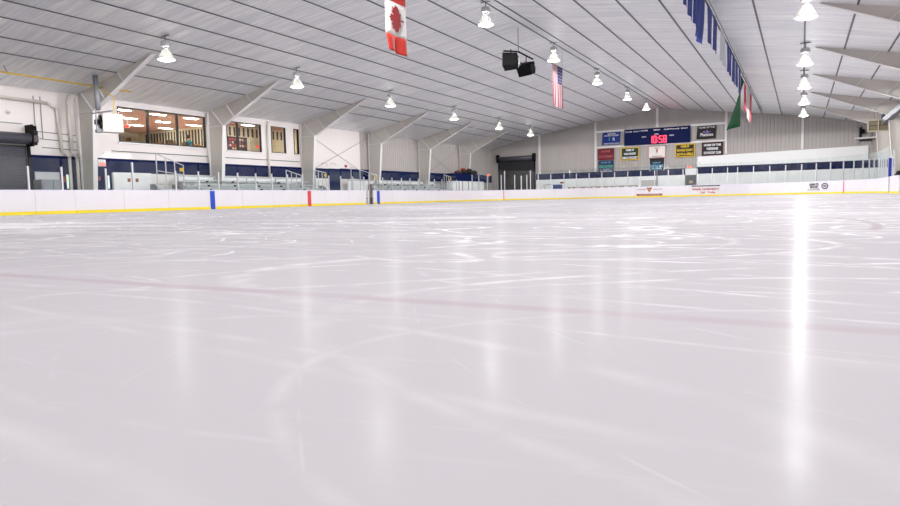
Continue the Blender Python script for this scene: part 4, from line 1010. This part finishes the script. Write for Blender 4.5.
new_obj('duct', bm, mat('duct_grey', (98, 100, 110), .5, .1), t)
bm = bmesh.new(); tube(bm, b-d*.15, b+d*.1, .3, 16); new_obj('collar', bm, GALV, t)
tag(new_obj('flue_pipe', pipe([(4.7, 52.4, 4.87), (4.7, 52.4, roof(4.7)-.0)], .12), mat('dark_flue', (96, 98, 110), .5, .3), None, True), 'short dark flue pipe from the olive heater up to the roof', 'pipe')

# ------------------------------------------------------------------ flags and hanging things (all parallel to the side walls)
def cloth_yz(x, pts, nu, nv, amp, fx, m, parent, name, th=.008, ph=0.0, sway=0.0, twist=0.0):
    """cloth hanging in the Y/Z plane; pts = (y0,y1,z_bottom,z_top)"""
    y0, y1, z0, z1 = pts; bm = bmesh.new(); F = []; B = []
    for j in range(nv+1):
        v = j/nv; z = z1+(z0-z1)*v
        for i in range(nu+1):
            u = i/nu; dx = amp*v*math.sin(u*fx+ph)+(sway*v*v if not twist else twist*v*u)
            F.append(bm.verts.new((x+dx, y0+(y1-y0)*u, z))); B.append(bm.verts.new((x+dx-th, y0+(y1-y0)*u, z)))
    k = nu+1
    for j in range(nv):
        for i in range(nu):
            a = j*k+i
            bm.faces.new((F[a], F[a+1], F[a+k+1], F[a+k])); bm.faces.new((B[a], B[a+k], B[a+k+1], B[a+1]))
    for j in range(nv):
        for a, b in ((j*k, j*k+k), (j*k+nu, j*k+nu+k)): bm.faces.new((F[a], F[b], B[b], B[a]))
    for i in range(nu):
        for a in (i, nv*k+i): bm.faces.new((F[a], F[a+1], B[a+1], B[a]))
    return new_obj(name, bm, m, parent, True)
CRD = mat('flag_red', (190, 50, 38), .7); CWH = mat('flag_white', (228, 226, 222), .7); LEAF = mat('leaf_red', (140, 20, 30), .7)
def hanger(parent, x, y0, y1, z):
    bm = bmesh.new(); tube(bm, (x, y0, z+.02), (x, y1, z+.02), .02, 6); new_obj('pole', bm, DARK, parent)
    bm = bmesh.new()
    for y in (y0+.05, y1-.05): tube(bm, (x, y, z), (x, y, roof(x)), .006, 5)
    new_obj('cord', bm, DARK, parent)
x = XR; y0, y1 = 19.03, 20.33
t = thing('canadian_flag', 'red and white maple leaf flag hanging near the top of the photo', 'flag', (x, 19.7, 5.3))
z0, z1 = 5.42, 7.64; q = .54
cloth_yz(x, (y0, y1, z1-q, z1), 10, 4, .02, 9, CRD, t, 'upper_band'); cloth_yz(x, (y0, y1, z0+q, z1-q), 14, 8, .03, 9, CWH, t, 'white_field')
# lower band continues the swing of the field
bm = bmesh.new(); nu, nv = 14, 6; F = []
for j in range(nv+1):
    v = j/nv; z = z0+q-(q+.02)*v
    for i in range(nu+1):
        u = i/nu; F.append(bm.verts.new((x+.03*math.sin(u*9)*(1+v), y0+(y1-y0)*(u*(1-.12*v)+.12*v), z-(.05*v if 0 < i < nu else 0)+ (.06*v*(1-u)))))
for j in range(nv):
    for i in range(nu): a = j*(nu+1)+i; bm.faces.new((F[a], F[a+1], F[a+nu+2], F[a+nu+1]))
low = new_obj('lower_band', bm, CRD, t, True); low.modifiers.new('s', 'SOLIDIFY').thickness = .008
half = [(0, 1.0), (.10, .78), (.22, .86), (.19, .45), (.42, .70), (.48, .56), (.72, .60), (.64, .40), (.90, .22), (.80, .14), (.84, -.02), (.40, -.28), (.46, -.42), (.05, -.36), (.05, -.80)]
leaf = half+[(-a, b) for a, b in half[::-1] if a > 0]
bm = bmesh.new(); cy = (y0+y1)/2; cz = (z0+z1)/2
# the flag hangs turned a quarter, so the leaf lies on its side (tip towards -Y)
R_ = .53
vs = [bm.verts.new((x+.045, cy-(b-.05)*R_*1.0, cz+a*R_*1.0)) for a, b in leaf]; f = bm.faces.new(vs)
e = bmesh.ops.extrude_face_region(bm, geom=[f]); bmesh.ops.translate(bm, verts=[v for v in e['geom'] if isinstance(v, bmesh.types.BMVert)], vec=(.006, 0, 0))
new_obj('maple_leaf', bm, LEAF, t); hanger(t, x, y0, y1, z1)
# US flag
y0, y1 = 36.0, 37.75; z0, z1 = 5.42, 7.75
t = thing('american_flag', 'stars and stripes flag hanging vertically below the roof peak', 'flag', (x, 36.9, z0))
W_ = (y1-y0)/13
SR = mat('stripe_red', (176, 72, 82), .7); SB = mat('canton_blue', (52, 52, 120), .7); SW = mat('stripe_white', (222, 214, 218), .7)
for mm, par, nm in ((SR, 0, 'red_stripes'), (SW, 1, 'white_stripes')):
    bm = bmesh.new()
    for i in range(13):
        if i % 2 != par: continue
        zt = z1 if i < 6 else z1-.95
        a = y0+i*W_; pts = []
        for j in range(7):
            z = zt+(z0-zt)*j/6; v = (z1-z)/(z1-z0)
            for yy_ in (a, a+W_): pts.append(bm.verts.new((x+.05*v*math.sin(yy_*7), yy_, z)))
        for j in range(6): bm.faces.new((pts[2*j], pts[2*j+1], pts[2*j+3], pts[2*j+2]))
    o = new_obj(nm, bm, mm, t); o.modifiers.new('s', 'SOLIDIFY').thickness = .006
cloth_yz(x+.004, (y0+6*W_, y1, z1-.95, z1), 6, 4, .0, 1, SB, t, 'canton')
bm = bmesh.new()
for i in range(6):
    for j in range(5): bmesh.ops.create_icosphere(bm, subdivisions=1, radius=.028, matrix=Matrix.Translation((x+.012, y0+6*W_+.09+i*.15, z1-.12-j*.18)) @ Matrix.Diagonal((.3, 1, 1, 1)))
new_obj('stars', bm, SW, t); hanger(t, x, y0, y1, z1)
# row of banners along a cable
CB = [mat('banner_blue', (14, 42, 128), .7), mat('banner_grey', (196, 200, 208), .7)]
BX = -3.15
tag(new_obj('banner_cable', pipe([(BX+.03, 15, 7.3), (BX+.03, 64, 7.3)], .025, 6), GALV), 'grey cable along the roof that carries the row of blue banners', 'cable')
blist = [(18.9, 20.1, 5.95, 0), (20.5, 21.15, 5.85, 0), (21.45, 22.5, 5.75, 0), (22.72, 23.65, 5.75, 0), (23.75, 25.3, 5.55, 0), (26.1, 27.5, 5.88, 0), (28.0, 29.2, 5.92, 0), (30.5, 32.4, 5.92, 1), (33.3, 34.3, 5.95, 0), (34.45, 35.5, 5.93, 0), (36.1, 37.5, 5.85, 0), (37.8, 39.0, 5.92, 0), (39.6, 41.0, 5.78, 0)]
BL = ['blue pennant banner of the row, cut off by the top of the photo', None]
names_ = {2: 'blue banner first to show its lower end at the top of the photo', 3: 'narrow blue banner before the widest one', 4: 'widest blue banner, bulging at its foot', 5: 'blue banner just past the widest one', 6: 'slim blue banner right before the grey one',
          7: 'pale grey banner among the blue ones', 8: 'first blue banner after the grey one', 9: 'second blue banner after the grey one', 10: 'third blue banner after the grey one', 11: 'fourth blue banner after the grey one', 12: 'last blue banner, touching the green flag'}
for i, (a, b, z, k) in enumerate(blist):
    t = thing('championship_banner', names_.get(i, 'blue banner of the row cut off by the top of the photo'), 'banner', (BX, a, z), None if i in names_ else 'blue banners cut off by the photo top')
    cloth_yz(BX, (a, b, z, 7.22), 8, 6, .03 if i != 4 else .05, 8, CB[k], t, 'cloth', ph=i*1.7, sway=(-.12 if i == 4 else 0))
    bm = bmesh.new(); tube(bm, (BX, a, 7.23), (BX, b, 7.23), .018, 6); new_obj('rod', bm, ALU, t)
    bm = bmesh.new(); tube(bm, (BX, (a+b)/2, 7.23), (BX+.03, (a+b)/2, 7.30), .012, 5); new_obj('clip', bm, DARK, t)
GF = mat('green_flag_cloth', (8, 66, 34), .8, spec=.1); RF = mat('red_flag_cloth', (190, 36, 50), .7); WF = mat('white_flag_cloth', (190, 186, 194), .7)
def flag(name, lab, pts, m, sway=0, parts=None):
    t = thing(name, lab, 'flag', (BX, pts[0], pts[2]))
    if parts:
        for nm, p, mm in parts: cloth_yz(BX, p, 6, 6, .03, 5, mm, t, nm)
    else: cloth_yz(BX, pts, 12, 10, .06, 7, m, t, 'cloth', twist=sway)
    bm = bmesh.new(); tube(bm, (BX, pts[0], pts[3]+.01), (BX, pts[1], pts[3]+.01), .018, 6); new_obj('rod', bm, ALU, t)
    bm = bmesh.new(); tube(bm, (BX, (pts[0]+pts[1])/2, pts[3]), (BX+.03, (pts[0]+pts[1])/2, 7.30), .012, 5); new_obj('clip', bm, DARK, t)
flag('hanging_flag', 'big dark green flag swinging out at the far end of the banner row', (41.2, 43.6, 4.05, 6.9), GF, -1.0)
flag('hanging_flag', 'short red flag right behind the green one', (43.7, 45.2, 5.3, 6.9), RF)
flag('hanging_flag', 'white and red flag at the far end of the banner row', (46.0, 50.5, 5.0, 6.95), None, 0, [('white_band', (46.0, 48.7, 4.95, 6.95), WF), ('red_band', (48.7, 50.5, 5.05, 6.95), RF)])
# hanging loudspeakers on the spreader bar
t = thing('loudspeaker_cluster', 'pair of black loudspeakers hanging on a bent bar from the roof peak', 'loudspeaker', (XR, 31, 6.7))
bm = bmesh.new(); tube(bm, (XR, 30.9, 7.52), (XR, 30.9, RZ), .015, 6); new_obj('cable', bm, DARK, t)
bm = bmesh.new(); tube(bm, (XR, 29.1, 7.2), (XR, 30.9, 7.5), .045, 6); tube(bm, (XR, 30.9, 7.5), (XR, 32.9, 7.48), .045, 6); new_obj('spreader_bar', bm, BLACK, t)
def spk(cy, cz, tilt, yaw, nm):
    M = Matrix.Translation((XR, cy, cz)) @ Matrix.Rotation(yaw, 4, 'Z') @ Matrix.Rotation(tilt, 4, 'X')
    bm = bmesh.new(); pl = [(-.43, .27), (.43, .27), (.30, -.37), (-.30, -.37)]
    A_ = [bm.verts.new(M @ Vector((-.36, u, v))) for u, v in pl]; B_ = [bm.verts.new(M @ Vector((.36, u*.8, v*.9))) for u, v in pl]
    bm.faces.new(A_); bm.faces.new(B_[::-1])
    for i in range(4): bm.faces.new((A_[i], B_[i], B_[(i+1) % 4], A_[(i+1) % 4]))
    bmesh.ops.bevel(bm, geom=bm.edges[:], offset=.03, segments=1, affect='EDGES')
    o = new_obj('cabinet', bm, BLACK, t)
    bm = bmesh.new(); tube(bm, M @ Vector((.37, 0, -.06)), M @ Vector((.40, 0, -.06)), .24, 18); new_obj('horn', bm, DARK, o)
    bm = bmesh.new(); tube(bm, (XR, cy, cz+.3), (XR, cy, 7.45), .03, 6); new_obj('yoke', bm, DARK, o)
spk(29.95, 6.88, -.3, .2, 'a'); spk(31.95, 6.86, .35, -.2, 'b')
bm = bmesh.new(); tube(bm, (XR, 30.5, 6.98), (XR, 31.4, 6.98), .05, 8); new_obj('crossbar', bm, BLACK, t)

# ------------------------------------------------------------------ world, camera, colour management
w = bpy.data.worlds.new('hall_world'); sc.world = w; w.use_nodes = True
w.node_tree.nodes['Background'].inputs[0].default_value = (.8, .85, 1, 1); w.node_tree.nodes['Background'].inputs[1].default_value = .3
yaw, pitch, roll, h, fpx = .49507, .0830, -.02242, .263, 650.6
fw = Vector((-math.sin(yaw)*math.cos(pitch), math.cos(yaw)*math.cos(pitch), -math.sin(pitch)))
rt = Vector((math.cos(yaw), math.sin(yaw), 0)); up = rt.cross(fw)
c_, s_ = math.cos(roll), math.sin(roll); r2 = c_*rt+s_*up; u2 = -s_*rt+c_*up
cam = bpy.data.cameras.new('camera'); co = bpy.data.objects.new('camera', cam); col.objects.link(co)
co.matrix_world = Matrix(((r2.x, u2.x, -fw.x, 0), (r2.y, u2.y, -fw.y, 0), (r2.z, u2.z, -fw.z, h), (0, 0, 0, 1)))
cam.sensor_width = 36; cam.lens = fpx/900*36; cam.clip_start = .02; cam.clip_end = 500
sc.camera = co
sc.view_settings.view_transform = 'Standard'; sc.view_settings.look = 'None'; sc.view_settings.exposure = 0.72; sc.view_settings.gamma = 1
sc.view_settings.use_curve_mapping = False
